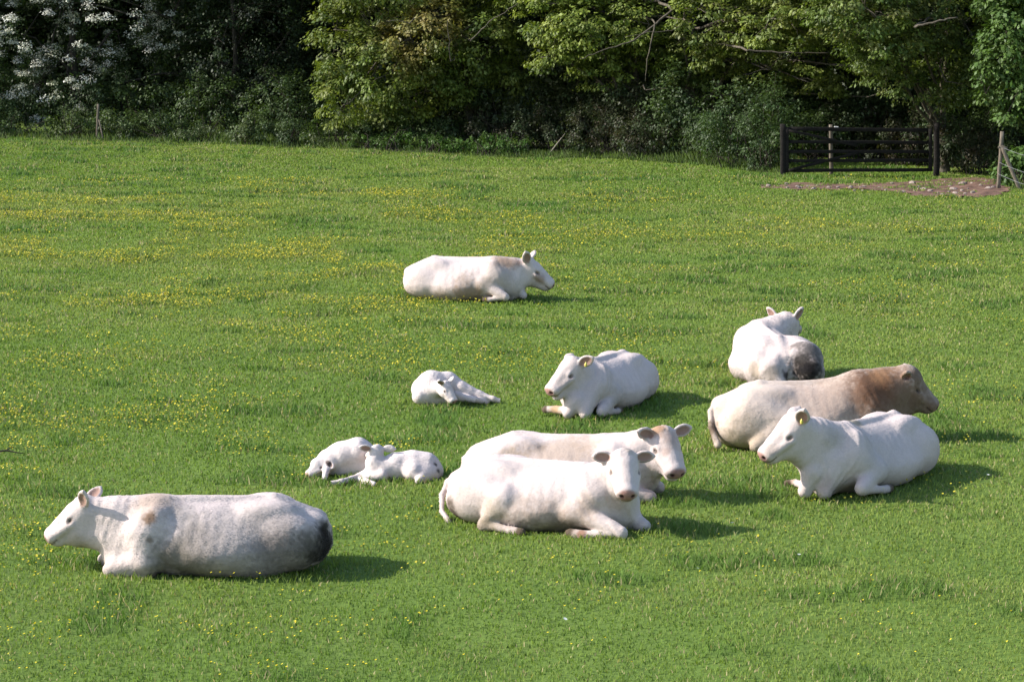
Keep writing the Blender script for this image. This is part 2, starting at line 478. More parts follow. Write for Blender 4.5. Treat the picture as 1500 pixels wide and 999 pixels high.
def stones():
    rng = np.random.default_rng(23)
    m = rough_material('pale_stone', (0.15, 0.11, 0.095), (0.34, 0.28, 0.25), 9, bump=0.5)
    protos = []
    for k in range(5):
        bm_v = sphere_mesh('stone', 1.0, m, 10, 7)
        co = np.zeros(len(bm_v.vertices) * 3, np.float32); bm_v.vertices.foreach_get('co', co); co = co.reshape(-1, 3)
        co *= (1 + 0.30 * vnoise(co, 1.3, 90 + k) + 0.12 * vnoise(co, 3.5, 95 + k))[:, None]
        co *= np.array((1.0, 0.75, 0.55)); 
        bm_v.vertices.foreach_set('co', co.ravel().copy()); bm_v.update(); bm_v.polygons.foreach_set('use_smooth', np.zeros(len(bm_v.polygons), bool))
        protos.append(bm_v)
    spots = [(1126, 273, .08), (1171, 275, .05), (1192, 277, .07), (1246, 275, .08), (1252, 280, .05), (1266, 273, .05), (1336, 269, .10), (1346, 275, .06), (1354, 278, .07), (1363, 281, .06), (1411, 270, .10), (1397, 278, .08), (1409, 280, .06), (1424, 270, .06), (1448, 278, .09), (1380, 288, .05), (1399, 287, .07), (1425, 286, .06), (1436, 274, .05), (1385, 266, .05), (1323, 283, .05), (1298, 280, .05)]
    while len(spots) < 60:
        px = 1130 + rng.random() * 335; t = np.array(TRACK, float)
        a, b = np.interp(px, t[:, 0], t[:, 1]), np.interp(px, t[:, 0], t[:, 2])
        spots.append((px, a + (b - a) * (0.15 + 0.75 * rng.random()), 0.02 + 0.035 * rng.random()))
    for i, (px, py, r) in enumerate(spots):
        g = ground_at(px, py)
        ob = mesh_obj('stone', protos[i % 5], None, (g[0], g[1], gheight(g[0], g[1])[0] + 0.012 + r * 0.2))
        ob.scale = (r * 1.15, r, r * 0.9); ob.rotation_euler = (0, 0, rng.random() * 6)
        tag(ob, 'pale stone lying in the worn earth of the gateway', 'stone', 'stones in the worn earth of the gateway')
stones()
# ================================================================== trees and hedge
def X_at(px, Y): return (px - 750.0) / F * (Y * CP + (CAMH) * SP)
def tubes(paths, sides=6):
    """paths: list of (points (n,3), radii (n)) -> one mesh's arrays"""
    VV = []; FF = []; off = 0
    for pts, rad in paths:
        pts = np.asarray(pts, float); rad = np.asarray(rad, float); n = len(pts)
        T = np.gradient(pts, axis=0); T /= np.linalg.norm(T, axis=1)[:, None] + 1e-9
        ref = np.array((0.3, 0.2, 0.93)) if abs(T[0, 2]) < 0.9 else np.array((1.0, 0.1, 0))
        U = np.cross(T, ref); U /= np.linalg.norm(U, axis=1)[:, None] + 1e-9
        Vv = np.cross(T, U)
        a = np.linspace(0, 2 * np.pi, sides, endpoint=False)
        ring = pts[:, None] + rad[:, None, None] * (U[:, None] * np.cos(a)[None, :, None] + Vv[:, None] * np.sin(a)[None, :, None])
        VV.append(ring.reshape(-1, 3))
        i = np.arange(n * sides).reshape(n, sides)
        j = np.roll(i, -1, axis=1)
        FF.append(off + np.stack([i[:-1], j[:-1], j[1:], i[1:]], -1).reshape(-1, 4))
        if sides == 6:
            FF.append(off + np.array([[i[-1, 0], i[-1, 1], i[-1, 2], i[-1, 3]], [i[-1, 0], i[-1, 3], i[-1, 4], i[-1, 5]]]))
        off += n * sides
    return np.concatenate(VV), np.concatenate(FF)
def wander(a, b, n, amp, rng, sag=0.0):
    t = np.linspace(0, 1, n)[:, None]
    p = np.array(a) * (1 - t) + np.array(b) * t
    off = np.cumsum(rng.normal(0, amp, (n, 3)), 0)
    off = off - t * off[-1]
    off[0] = 0
    p = p + off
    p[:, 2] += sag * 4 * t[:, 0] * (1 - t[:, 0])
    return p
def leaf_arrays(cen, nrm, tip, size, col, aspect=0.62, rng=None):
    """kite-shaped leaves, gently folded on the midrib"""
    n = len(cen)
    nrm = nrm / (np.linalg.norm(nrm, axis=1)[:, None] + 1e-9)
    tip = tip - nrm * (tip * nrm).sum(1)[:, None]
    tip = tip / (np.linalg.norm(tip, axis=1)[:, None] + 1e-9)
    sd = np.cross(nrm, tip)
    s = size[:, None]
    V = np.stack([cen - tip * s * 0.5, cen + sd * s * aspect * 0.5 - nrm * s * 0.08, cen + tip * s * 0.5 - nrm * s * 0.05, cen - sd * s * aspect * 0.5 - nrm * s * 0.08], 1)
    b = np.arange(n)[:, None] * 4
    T = np.concatenate([b + np.array([[0, 1, 2]]), b + np.array([[0, 2, 3]])])
    return V.reshape(-1, 3), T, np.repeat(col, 4, 0)
def clumps_in(lobes, per, rng, shell=0.55):
    """random points on and inside a set of ellipsoids (cx,cy,cz,rx,ry,rz)"""
    P = []; N = []
    tot = sum(l[3] * l[5] for l in lobes)
    for l in lobes:
        n = max(3, int(per * l[3] * l[5] / tot))
        d = rng.normal(0, 1, (n, 3)); d /= np.linalg.norm(d, axis=1)[:, None]
        r = shell + (1 - shell) * rng.random(n) ** 0.6
        P.append(np.array(l[:3]) + d * r[:, None] * np.array(l[3:6])); N.append(d)
    return np.concatenate(P), np.concatenate(N)
def foliage(P, N, n_per, rad, size, cols, rng, flat=0.55, up=0.75, droop=0.5, aspect=0.62, var=0.2):
    n = len(P)
    k = n * n_per
    i = np.repeat(np.arange(n), n_per)
    d = rng.normal(0, 1, (k, 3)); d /= np.linalg.norm(d, axis=1)[:, None]
    rr = (rad * (0.7 + 0.6 * rng.random(n)))[i]
    r = rng.random(k) ** 0.45
    off = d * (rr * r)[:, None]; off[:, 2] *= flat
    # sprays hang outward and down
    off[:, 2] -= 0.35 * np.linalg.norm(off[:, :2], axis=1)
    cen = P[i] + off
    nrm = N[i] * 0.45 + np.array((0, 0, up)) + d * 0.35 + rng.normal(0, 0.38, (k, 3))
    tip = N[i] * 0.5 + d * 0.8 + np.array((0, 0, -droop)) + rng.normal(0, 0.35, (k, 3))
    cols = np.array(cols)
    w = rng.random((n, len(cols))) ** 2.0; w /= w.sum(1)[:, None]
    c = (w @ cols)[i] * (1 + var * rng.normal(0, 1, (k, 1))).clip(0.45, 1.7)
    s = size * (0.4 + 1.1 * rng.random(k) ** 1.3)
    ok = cen[:, 2] > 0.03
    return leaf_arrays(cen[ok], nrm[ok], tip[ok], s[ok], c[ok], aspect)
def merge(parts):
    V = []; T = []; C = []; o = 0
    for v, t, c in parts:
        V.append(v); T.append(t + o); C.append(c); o += len(v)
    return np.concatenate(V), np.concatenate(T), np.concatenate(C)

def tree(name, label, px, dY, lobes_px, cols, seed, trunk_px=None, base_r=0.16, n_cl=260, n_per=60, leaf=0.12, rad=0.42, bark=None, blossom=None, extra=None, flat=0.55, depth=2.2, patch=None, group='trees of the wood along the field', lean=0.0, limbs=14, branches=(), bshift=0.0):
    """lobes_px: (px, py, radius px across, radius px up, offset in depth)"""
    rng = np.random.default_rng(seed)
    tp = trunk_px if trunk_px is not None else px
    x0 = X_at(tp, 72); Y = edge_depth(x0) + dY
    for _ in range(3):
        x0 = X_at(tp, Y); Y = edge_depth(x0) + dY
    base = np.array((x0, Y, gheight(x0, Y)[0] - 0.05))
    sc = F / (Y * CP)
    lobes = []
    for lx, ly, rx, rz, oy in lobes_px:
        c = at(lx, ly, Y + oy)
        lobes.append((c[0], c[1], c[2], rx / sc, max(0.6, min(depth, rx / sc * 1.1)), rz / sc))
    P, N = clumps_in(lobes, n_cl, rng)
    ok = P[:, 2] > 0.35
    P, N = P[ok], N[ok]
    root = empty(name, base)
    tag(root, label, 'tree', group)
    # trunk and limbs
    top = np.mean([l[:3] for l in lobes], 0)
    h = max(l[2] + l[5] * 0.5 for l in lobes)
    tt = np.array((x0 + lean * h, Y + 0.3, h))
    tr = wander(base, tt, 12, 0.05, rng)
    rads = base_r * (1 - 0.8 * np.linspace(0, 1, 12)) ; rads[0] *= 1.35
    paths = [(tr - base, rads)]
    pick = rng.choice(len(P), min(limbs * 6, len(P)), replace=False)
    lim = []
    for j in range(limbs):
        k0 = 2 + int(rng.random() * 8)
        tgt = lobes[j % len(lobes)]
        e = np.array(tgt[:3]) + rng.normal(0, 0.35, 3) * np.array(tgt[3:6])
        a = tr[k0]
        pl = wander(a, e, 9, 0.06, rng, 0.15)
        r0 = rads[k0] * 0.45
        paths.append((pl - base, np.linspace(r0, 0.018, 9)))
        lim.append(pl)
    allp = np.concatenate(lim)
    for q in pick:
        a = allp[np.argmin(np.linalg.norm(allp - P[q], axis=1) + 0.6 * rng.random(len(allp)))]
        paths.append((wander(a, P[q], 6, 0.04, rng, 0.05) - base, np.linspace(0.016, 0.005, 6)))
    for br in branches:      # limbs the photograph shows clearly: (px, py, offset in depth, radius)
        pts = np.array([at(a, b, Y + o + bshift) for a, b, o, r in br]); rr = np.array([b[3] for b in br])
        j0 = tr[min(9, max(3, int(np.argmin(np.abs(tr[:, 2] - pts[0, 2])))))]
        paths.append((wander(j0, pts[0], 9, 0.04, rng, 0.1) - base, np.linspace(rr[0] * 1.3, rr[0], 9)))
        t = np.linspace(0, 1, len(pts)); tn = np.linspace(0, 1, len(pts) * 4)
        pp = np.column_stack([np.interp(tn, t, pts[:, i]) for i in range(3)]) + rng.normal(0, 0.012, (len(tn), 3))
        paths.append((pp - base, np.interp(tn, t, rr)))
    V, Fq = tubes(paths)
    mesh_obj('trunk', np_mesh('trunk', V, Fq, [bark or (M_MIDBARK if branches else M_BARK)], smooth=True), root)
    v, t, c = foliage(P, N, n_per, rad, leaf, cols, rng, flat=flat)
    if patch is not None:
        for ppx, ppy, pr, pc in patch:
            qx, qy = project(v)
            w = sstep(1.2, 0.5, np.hypot(qx - ppx, qy - ppy) / pr + 0.9 * fbm(v, 1.8, seed)) * 0.6
            w = np.repeat(w.reshape(-1, 4).mean(1), 4)[:, None]
            c = c * (1 - w) + np.array(pc) * w * (0.7 + 0.6 * rng.random((len(c), 1)))
    mesh_obj('crown', np_mesh('crown', v - base, t, [M_LEAF], c), root)
    if blossom is not None:
        nb, bc = blossom
        qx, qy = project(P)
        score = vnoise(P, 0.9, seed + 3) + 0.5 * rng.random(len(P)) - 0.8 * sstep(200, 330, qx) + 0.25 * N[:, 2] - 0.3 * N[:, 1]
        idx = np.argsort(-score)[:nb]
        v, t, c = foliage(P[idx] - np.array((0.12, 0.18, -0.08)), N[idx], 90, rad * 0.72, 0.05, bc, rng, flat=0.5, aspect=0.95, var=0.12)
        mesh_obj('blossom', np_mesh('blossom', v - base, t, [M_PETAL], c), root)
    return root

def bush(name, label, px, dY, w, h, cols, seed, n_cl=40, n_per=70, leaf=0.07, rad=0.24, group='bushes along the field edge', cat='bush', twigs=14, flat=0.8, deep=0.8, up=0.7):
    rng = np.random.default_rng(seed)
    x0 = X_at(px, 70); Y = edge_depth(x0) + dY
    for _ in range(3):
        x0 = X_at(px, Y); Y = edge_depth(x0) + dY
    sc = F / (Y * CP)
    W_, H_ = w / sc, h / sc
    base = np.array((x0, Y, gheight(x0, Y)[0] - 0.02))
    lobes = [(x0 + rng.uniform(-0.45, 0.45) * W_, Y + rng.uniform(-0.3, 0.4) * deep, H_ * (0.30 + 0.35 * rng.random()), W_ * 0.5 * (0.6 + 0.5 * rng.random()), deep * 0.7, H_ * 0.42 * (0.7 + 0.4 * rng.random())) for _ in range(5)]
    P, N = clumps_in(lobes, n_cl, rng, 0.4)
    P[:, 2] = np.maximum(P[:, 2], 0.10)
    root = empty(name, base); tag(root, label, cat, group)
    paths = []
    for q in rng.choice(len(P), min(twigs, len(P)), replace=False):
        a = base + np.array((rng.normal(0, W_ * 0.15), rng.normal(0, 0.15), 0))
        e = P[q] + N[q] * 0.15
        paths.append((wander(a, e, 7, 0.03, rng, 0.08) - base, np.linspace(0.018, 0.005, 7)))
    V, Fq = tubes(paths)
    mesh_obj('stems', np_mesh('stems', V, Fq, [M_BARK], smooth=True), root)
    v, t, c = foliage(P, N, n_per, rad, leaf, cols, rng, flat=flat, up=up)
    mesh_obj('leaves', np_mesh('leaves', v - base, t, [M_LEAF], c), root)
    return root

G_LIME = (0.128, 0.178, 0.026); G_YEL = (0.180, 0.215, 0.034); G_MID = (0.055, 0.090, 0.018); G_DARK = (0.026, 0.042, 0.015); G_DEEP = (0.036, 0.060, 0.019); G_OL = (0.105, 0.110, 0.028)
RUST = (0.20, 0.145, 0.040)
def wood():
    tree('hawthorn_tree', 'hawthorn tree covered in white blossom at the left end of the wood', 110, 3.6,
         [(60, 40, 80, 55, -0.8), (170, 30, 80, 60, -0.6), (20, 110, 60, 50, -0.2), (110, 115, 70, 50, -1.0), (210, 110, 70, 50, -0.5), (265, 60, 55, 60, 0), (90, -60, 130, 70, 0), (230, -50, 90, 70, 0.4), (-60, 20, 90, 90, 0), (60, 160, 70, 35, -0.3)],
         [G_DEEP, G_DARK, G_MID], 101, n_cl=480, n_per=60, leaf=0.055, rad=0.36, base_r=0.17, depth=1.8, blossom=(300, [(0.58, 0.56, 0.50), (0.66, 0.66, 0.58), (0.20, 0.22, 0.12)]))
    tree('dark_tree', 'very dark dense tree between the blossoming hawthorn and the bright sycamore', 375, 4.2,
         [(330, 60, 70, 70, 0.3), (400, 40, 60, 60, 0), (380, 120, 75, 60, 0.5), (310, 150, 50, 40, 0.6), (400, -50, 90, 70, 0.5), (440, 110, 40, 70, 0.6), (300, -40, 70, 60, 0.8), (395, 10, 45, 20, -0.8)],
         [G_DARK, G_DEEP, (0.018, 0.024, 0.014)], 102, trunk_px=343, n_cl=420, n_per=60, leaf=0.09, rad=0.42, depth=1.8, base_r=0.14)
    tree('sycamore_tree', 'bright yellow green sycamore with rusty young leaves left of centre', 600, 3.0,
         [(500, 60, 50, 65, -0.4), (560, 100, 65, 60, -0.9), (620, 50, 80, 60, -1.2), (500, 140, 45, 40, -0.3), (700, 60, 70, 60, -0.8), (640, 130, 60, 35, -0.6), (560, -30, 100, 60, -0.5), (700, -50, 100, 60, -0.3), (750, 110, 45, 40, -0.2), (580, 165, 60, 25, 0.1)],
         [G_LIME, G_YEL, G_MID, G_OL], 103, trunk_px=690, bshift=-0.8, n_cl=620, n_per=85, leaf=0.112, rad=0.40, depth=1.7, base_r=0.17, lean=-0.12,
         patch=[(600, 60, 50, RUST), (650, 30, 40, RUST), (570, 45, 25, RUST)],
         branches=[[(690, 60, -2.0, .02), (720, 30, -2.1, .016), (760, 5, -2.1, .012)], [(660, 90, -2.1, .018), (658, 60, -2.2, .013), (655, 30, -2.2, .009)], [(600, 35, -2.1, .016), (580, 30, -2.2, .010), (565, 32, -2.2, .008)]])
    tree('lime_leaved_tree', 'lime green tree with bare pale branches showing, right of the rusty leaved sycamore', 880, 3.2,
         [(800, 20, 50, 45, -0.8), (860, 40, 70, 45, -1.1), (930, 30, 60, 50, -0.9), (820, 80, 50, 30, -0.5), (900, 100, 70, 32, 0.2), (870, -50, 110, 55, -0.3), (970, 70, 50, 40, 0.1), (780, -30, 60, 50, 0.1)],
         [G_LIME, G_YEL, G_YEL, G_MID], 104, trunk_px=935, bshift=-1.2, n_cl=500, n_per=76, leaf=0.105, rad=0.36, flat=0.4, depth=1.6, base_r=0.15,
         branches=[[(985, 15, -1.4, .04), (955, 40, -1.6, .032), (925, 62, -1.7, .022), (880, 75, -1.8, .014), (850, 88, -1.8, .008)], [(960, 36, -1.6, .025), (950, 75, -1.8, .018), (945, 120, -1.7, .012)], [(1010, 33, -1.5, .022), (985, 45, -1.7, .016), (950, 48, -1.8, .010), (915, 55, -1.8, .007)], [(945, 132, -1.2, .018), (980, 131, -1.3, .014)]])
    tree('oak_tree', 'spreading tree with lime sprays hanging over the field gate', 1120, 4.6,
         [(1040, 25, 60, 45, -2.6), (1110, 45, 65, 40, -3.0), (1180, 30, 65, 45, -3.4), (1050, 80, 45, 25, -2.2), (1190, 95, 55, 28, -3.2), (1110, -45, 120, 55, -2.5), (1200, -10, 90, 45, -4.6), (1150, 40, 60, 35, -4.6), (1120, 110, 60, 25, -2.0), (1210, 125, 40, 16, -3.2), (1010, 90, 50, 40, -1.2)],
         [G_LIME, G_YEL, G_MID, G_OL], 105, trunk_px=1010, bshift=-2.3, n_cl=520, n_per=72, leaf=0.102, rad=0.34, flat=0.38, depth=1.7, base_r=0.19,
         branches=[[(1095, 75, -3.0, .03), (1160, 78, -3.1, .018), (1215, 77, -3.2, .010)], [(1290, 27, -3.2, .018), (1350, 30, -3.2, .012), (1400, 24, -3.2, .008)], [(1255, 98, -1.8, .022), (1280, 108, -2.0, .015), (1298, 112, -2.1, .009)], [(1268, 142, -1.6, .016), (1295, 138, -1.8, .011), (1308, 131, -1.9, .007)], [(1255, 98, -1.8, .02), (1270, 70, -1.9, .014), (1290, 45, -2.0, .008)]])
    tree('ash_tree', 'tall tree with a bare dark trunk standing right of the gate', 1330, 4.6,
         [(1290, 30, 60, 50, -1.6), (1360, 25, 60, 50, -1.5), (1300, 90, 55, 32, -1.0), (1260, 60, 45, 40, -1.4), (1380, 80, 50, 35, -0.6), (1330, -50, 120, 55, -1.6), (1260, 10, 80, 50, -3.0), (1300, 60, 60, 40, -2.6), (1230, -60, 90, 60, -2.8), (1420, 40, 50, 60, -0.2), (1350, 125, 60, 22, -1.4), (1400, 130, 40, 25, -1.8), (1440, 100, 30, 40, -1.6)],
         [G_LIME, G_OL, G_MID, G_MID], 106, trunk_px=1384, bshift=-2.6, n_cl=540, n_per=72, leaf=0.098, rad=0.36, flat=0.42, depth=1.8, base_r=0.12,
         branches=[[(1340, 40, -2.0, .03), (1375, 31, -2.2, .024), (1402, 26, -2.2, .016)]])
    tree('field_maple', 'leafy mid green tree at the right edge overhanging the leaning fence post', 1510, 1.6,
         [(1470, 60, 45, 60, -0.6), (1500, 20, 60, 60, -0.5), (1460, 120, 42, 35, -0.7), (1490, 130, 45, 40, -0.6), (1475, 165, 22, 22, -0.9), (1550, 80, 60, 90, 0), (1470, -20, 60, 45, -0.2), (1560, 190, 50, 60, 0.0)],
         [(0.062, 0.115, 0.024), (0.085, 0.145, 0.028), G_MID], 107, trunk_px=1530, n_cl=330, n_per=60, leaf=0.115, rad=0.30, depth=1.1, base_r=0.13)
    # a second row, in the shade, that closes the wood
    rng = np.random.default_rng(300)
    kinds = ['thin shaded tree behind the white hawthorn', 'shaded tree at the far left of the second row', 'shaded tree behind the very dark tree', 'shaded tree behind the rusty leaved sycamore', 'shaded tree behind the bare pale branches', 'shaded tree behind the gate\'s left post', 'shaded tree behind the middle of the gate', 'shaded tree behind the bare dark trunk', 'shaded tree behind the leaning fence post']
    for i, (p, l) in enumerate(zip((110, -60, 330, 610, 850, 1090, 1240, 1380, 1520), kinds)):
        lob = [(p + rng.uniform(-70, 70), y + rng.uniform(-15, 15), 75, 42, rng.uniform(-0.8, 0.8)) for y in (-90, -50, -10, 30, 70, 110, 140)]
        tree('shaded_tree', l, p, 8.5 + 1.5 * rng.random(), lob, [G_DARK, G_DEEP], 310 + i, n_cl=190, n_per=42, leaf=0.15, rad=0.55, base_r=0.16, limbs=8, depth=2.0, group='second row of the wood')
wood()

def wood_ends():
    rng = np.random.default_rng(350)
    for i, (p, l) in enumerate([(-170, 'dark tree closing the wood just left of the hawthorn'), (-310, 'dark tree at the far left end of the wood'), (1650, 'dark tree closing the wood right of the leafy tree'), (1780, 'dark tree at the far right end of the wood')]):
        lob = [(p + rng.uniform(-50, 50), y + rng.uniform(-15, 15), 75, 45, rng.uniform(-0.6, 0.6)) for y in (-50, -10, 30, 70, 110, 150)]
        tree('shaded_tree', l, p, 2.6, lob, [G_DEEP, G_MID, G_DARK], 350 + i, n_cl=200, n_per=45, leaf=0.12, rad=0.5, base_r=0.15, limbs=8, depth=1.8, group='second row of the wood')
wood_ends()

def hedge():
    rng = np.random.default_rng(400)
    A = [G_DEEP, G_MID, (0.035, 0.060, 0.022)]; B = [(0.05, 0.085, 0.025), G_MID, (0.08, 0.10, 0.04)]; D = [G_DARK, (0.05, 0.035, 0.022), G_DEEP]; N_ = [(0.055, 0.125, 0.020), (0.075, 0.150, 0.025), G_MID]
    L = [ # px, dY, width, height, cols, leaf, label
        (-40, 1.2, 110, 60, A, .07, 'dark bush at the far left edge of the field'),
        (30, 0.8, 90, 52, A, .07, 'low bush under the left side of the hawthorn'),
        (100, 0.8, 80, 55, B, .07, 'bush just left of the thin fence post'),
        (180, 0.9, 80, 48, B, .06, 'bush just right of the thin fence post'),
        (235, 0.8, 80, 55, A, .06, 'greyish green bush under the right side of the hawthorn'),
        (300, 0.9, 70, 46, B, .06, 'low bush left of the dark forked stem'),
        (365, 0.6, 70, 58, B, .07, 'round bush of broad leaves below the very dark tree'),
        (425, 0.7, 90, 52, A, .06, 'grey green scrub left below the sycamore'),
        (490, 0.7, 80, 60, B, .07, 'scrub under the left side of the sycamore'),
        (560, 1.2, 90, 60, B, .08, 'scrub under the middle of the sycamore'),
        (640, 1.5, 90, 55, A, .08, 'dark scrub left of the leaning stem'),
        (745, 1.6, 90, 66, D, .07, 'dark bramble right of the leaning stem'),
        (820, 1.4, 95, 84, D, .07, 'dark brown bramble thicket under the pale branches'),
        (895, 1.1, 90, 95, D, .06, 'reddish bramble thicket right of the broken branch'),
        (960, 1.0, 80, 90, D, .06, 'tangled bramble in deep shade by the oak trunk'),
        (1075, 0.3, 100, 104, [(0.045, 0.080, 0.026), (0.06, 0.10, 0.03), G_DEEP], .06, 'ivy covered bank left of the field gate'),
        (1120, 0.7, 70, 122, [(0.045, 0.080, 0.026), G_MID, G_DEEP], .06, 'green shrub touching the gate\'s left post'),
        (1035, 1.0, 60, 95, A, .06, 'dim shrub between the oak trunk and the ivy bank'),
        (1185, 4.5, 90, 90, A, .08, 'shrub seen through the left half of the gate'),
        (1265, 5.2, 90, 95, D, .08, 'dark shrub behind the middle of the gate'),
        (1340, 5.6, 90, 95, D, .08, 'dark shrub behind the right end of the gate'),
        (1425, 4.8, 80, 90, D, .08, 'dark shrub between the bare trunk and the leaning post'),
        (1500, 0.6, 50, 70, [(0.06, 0.12, 0.03), (0.08, 0.14, 0.03)], .10, 'leafy bush behind the leaning fence post')]
    for i, (px, dY, w, h, cols, lf, lab) in enumerate(L):
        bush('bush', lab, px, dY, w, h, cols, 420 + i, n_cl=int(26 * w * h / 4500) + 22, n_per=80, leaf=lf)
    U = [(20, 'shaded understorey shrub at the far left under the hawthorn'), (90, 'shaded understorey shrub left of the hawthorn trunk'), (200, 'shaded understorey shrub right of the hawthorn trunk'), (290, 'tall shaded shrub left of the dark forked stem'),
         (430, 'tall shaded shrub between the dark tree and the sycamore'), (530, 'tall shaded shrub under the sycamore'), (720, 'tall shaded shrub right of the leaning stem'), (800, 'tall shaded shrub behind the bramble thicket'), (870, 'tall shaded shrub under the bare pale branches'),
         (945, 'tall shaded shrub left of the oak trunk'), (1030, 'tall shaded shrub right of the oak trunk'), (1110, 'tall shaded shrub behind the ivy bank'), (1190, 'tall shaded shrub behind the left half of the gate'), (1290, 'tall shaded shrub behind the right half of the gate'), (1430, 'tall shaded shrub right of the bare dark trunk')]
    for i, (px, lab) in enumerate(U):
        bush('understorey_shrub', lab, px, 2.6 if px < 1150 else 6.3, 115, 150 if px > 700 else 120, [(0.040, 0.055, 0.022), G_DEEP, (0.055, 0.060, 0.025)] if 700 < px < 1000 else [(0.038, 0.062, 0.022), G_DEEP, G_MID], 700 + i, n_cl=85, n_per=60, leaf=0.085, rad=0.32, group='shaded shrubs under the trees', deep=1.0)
    # nettles at the foot of the sycamore
    for i, (px, w, h) in enumerate([(545, 45, 28), (585, 50, 34), (625, 50, 32), (665, 45, 26), (710, 50, 38), (750, 45, 30)]):
        names = ['leftmost nettle clump under the sycamore', 'second nettle clump under the sycamore', 'third nettle clump under the sycamore', 'nettle clump left of the leaning stem', 'tallest nettle clump, at the foot of the leaning stem', 'rightmost nettle clump beside the dark bramble']
        bush('nettle_clump', names[i], px, 0.25, w, h, N_, 460 + i, n_cl=26, n_per=60, leaf=0.055, rad=0.16, cat='nettles', group='nettles under the sycamore', deep=0.4)
hedge()

def backdrop():
    rng = np.random.default_rng(500)
    # rank grass and low weeds along the foot of the hedge
    n = 26000
    px = rng.uniform(-60, 1560, n)
    x = X_at(px, 70); y = edge_depth(x); x = X_at(px, y); y = edge_depth(x)
    off = rng.random(n) ** 1.3 * 2.6 - 0.35 + 0.35 * vnoise(p3(x, y), 0.9, 60)
    y = y + off
    gx_, gy_ = project(p3(x, y)); ok = (track_d(x, y) < -1) & ~((gx_ > 1160) & (gx_ < 1455)); x, y = x[ok], y[ok]; n = len(x); off = off[ok]
    z = gheight(x, y)
    h = (0.10 + 0.22 * rng.random(n)) * (0.6 + 0.8 * np.clip(0.5 + vnoise(p3(x, y), 0.8, 61), 0, 1)) * np.clip((off + 0.6) * 1.2, 0.4, 1)
    wd = 0.012 + 0.012 * rng.random(n); a = rng.random(n) * 6.283; lean = h * (0.2 + 0.5 * rng.random(n)); la = rng.random(n) * 6.283
    V = np.stack([np.column_stack([x - np.cos(a) * wd, y - np.sin(a) * wd, z]), np.column_stack([x + np.cos(a) * wd, y + np.sin(a) * wd, z]), np.column_stack([x + np.cos(la) * lean, y + np.sin(la) * lean, z + h])], 1).reshape(-1, 3)
    c = np.array((0.05, 0.10, 0.02)) * (1 - rng.random((n, 1))) + np.array((0.10, 0.13, 0.035)) * rng.random((n, 1))
    tag(mesh_obj('rank_grass', np_mesh('rank_grass', V, np.arange(n * 3).reshape(-1, 3), [M_GRASS], np.repeat(c, 3, 0))), 'longer rank grass and weeds along the foot of the hedge', kind='stuff')
    # the wood going on behind: a mass of leaves coloured dark to deepen its shade
    n = 190000
    x = rng.uniform(-24, 24, n); y = edge_depth(x) + 9 + 6.5 * rng.random(n); z = rng.random(n) * 11 + (y - edge_depth(x) - 8) * 0.5
    P = np.column_stack([x, y, z]); keep = fbm(P, 0.5, 70) > -0.35
    shade_roof = np.column_stack([rng.uniform(-24, 24, 70000), np.zeros(70000), rng.uniform(6.2, 9.0, 70000)])  # unseen leaf layer added overhead to shade the inside of the wood
    shade_roof[:, 1] = edge_depth(shade_roof[:, 0]) + rng.uniform(1.2, 15, 70000)
    P = np.concatenate([P[keep], shade_roof]); n = len(P)
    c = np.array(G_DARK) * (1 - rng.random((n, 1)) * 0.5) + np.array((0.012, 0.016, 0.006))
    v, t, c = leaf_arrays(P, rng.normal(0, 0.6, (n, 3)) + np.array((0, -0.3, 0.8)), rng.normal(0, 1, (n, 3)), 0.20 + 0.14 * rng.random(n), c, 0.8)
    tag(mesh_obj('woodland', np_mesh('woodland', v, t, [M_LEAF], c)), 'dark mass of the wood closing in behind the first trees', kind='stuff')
    xs = np.linspace(-80, 80, 81); u = np.linspace(0, 1, 30)  # dark bank added to block the sky between the trees
    X, U = np.meshgrid(xs, u)
    Yv = edge_depth(X) + 8 + 40 * U; Zv = -0.3 + 16 * sstep(0, 0.6, U) + 0.5 * vnoise(p3(X.ravel(), Yv.ravel()), 0.3, 71).reshape(X.shape) * U
    i = np.arange(X.size).reshape(X.shape)
    Fq = np.stack([i[:-1, :-1], i[:-1, 1:], i[1:, 1:], i[1:, :-1]], -1).reshape(-1, 4)
    tag(mesh_obj('sky_screen_bank', np_mesh('sky_screen_bank', np.column_stack([X.ravel(), Yv.ravel(), Zv.ravel()]), Fq, [rough_material('dark_bank', (0.018, 0.022, 0.010), (0.045, 0.045, 0.022), 1.5, bump=1.0)], smooth=True)), kind='structure')
backdrop()

# ------------------------------------------------------------------ gate and posts
def plank(a, b, w, t, seed=0, up=(0, 0, 1), cap=0.0):
    """sawn timber from a to b: width w (along up), thickness t, edges bevelled, slightly crooked"""
    rng = np.random.default_rng(seed)
    a = np.array(a, float); b = np.array(b, float); d = unit(b - a)
    u = np.array(up, float); u = unit(u - d * np.dot(u, d)); s = np.cross(d, u)
    n = 9; bv = min(w, t) * 0.16
    prof = [(-w / 2 + bv, -t / 2), (w / 2 - bv, -t / 2), (w / 2, -t / 2 + bv), (w / 2, t / 2 - bv), (w / 2 - bv, t / 2), (-w / 2 + bv, t / 2), (-w / 2, t / 2 - bv), (-w / 2, -t / 2 + bv)]
    V = []
    for i in range(n):
        f = i / (n - 1); c = a * (1 - f) + b * f + u * rng.normal(0, 0.003) + s * rng.normal(0, 0.003)
        k = 1 + rng.normal(0, 0.03)
        V += [c + u * p * k + s * q for p, q in prof]
    V = np.array(V); m = 8
    i = np.arange(n * m).reshape(n, m); j = np.roll(i, -1, 1)
    Fq = np.stack([i[:-1], j[:-1], j[1:], i[1:]], -1).reshape(-1, 4)
    caps = np.array([list(i[0][::-1]), list(i[-1])])
    return V, [Fq, caps]
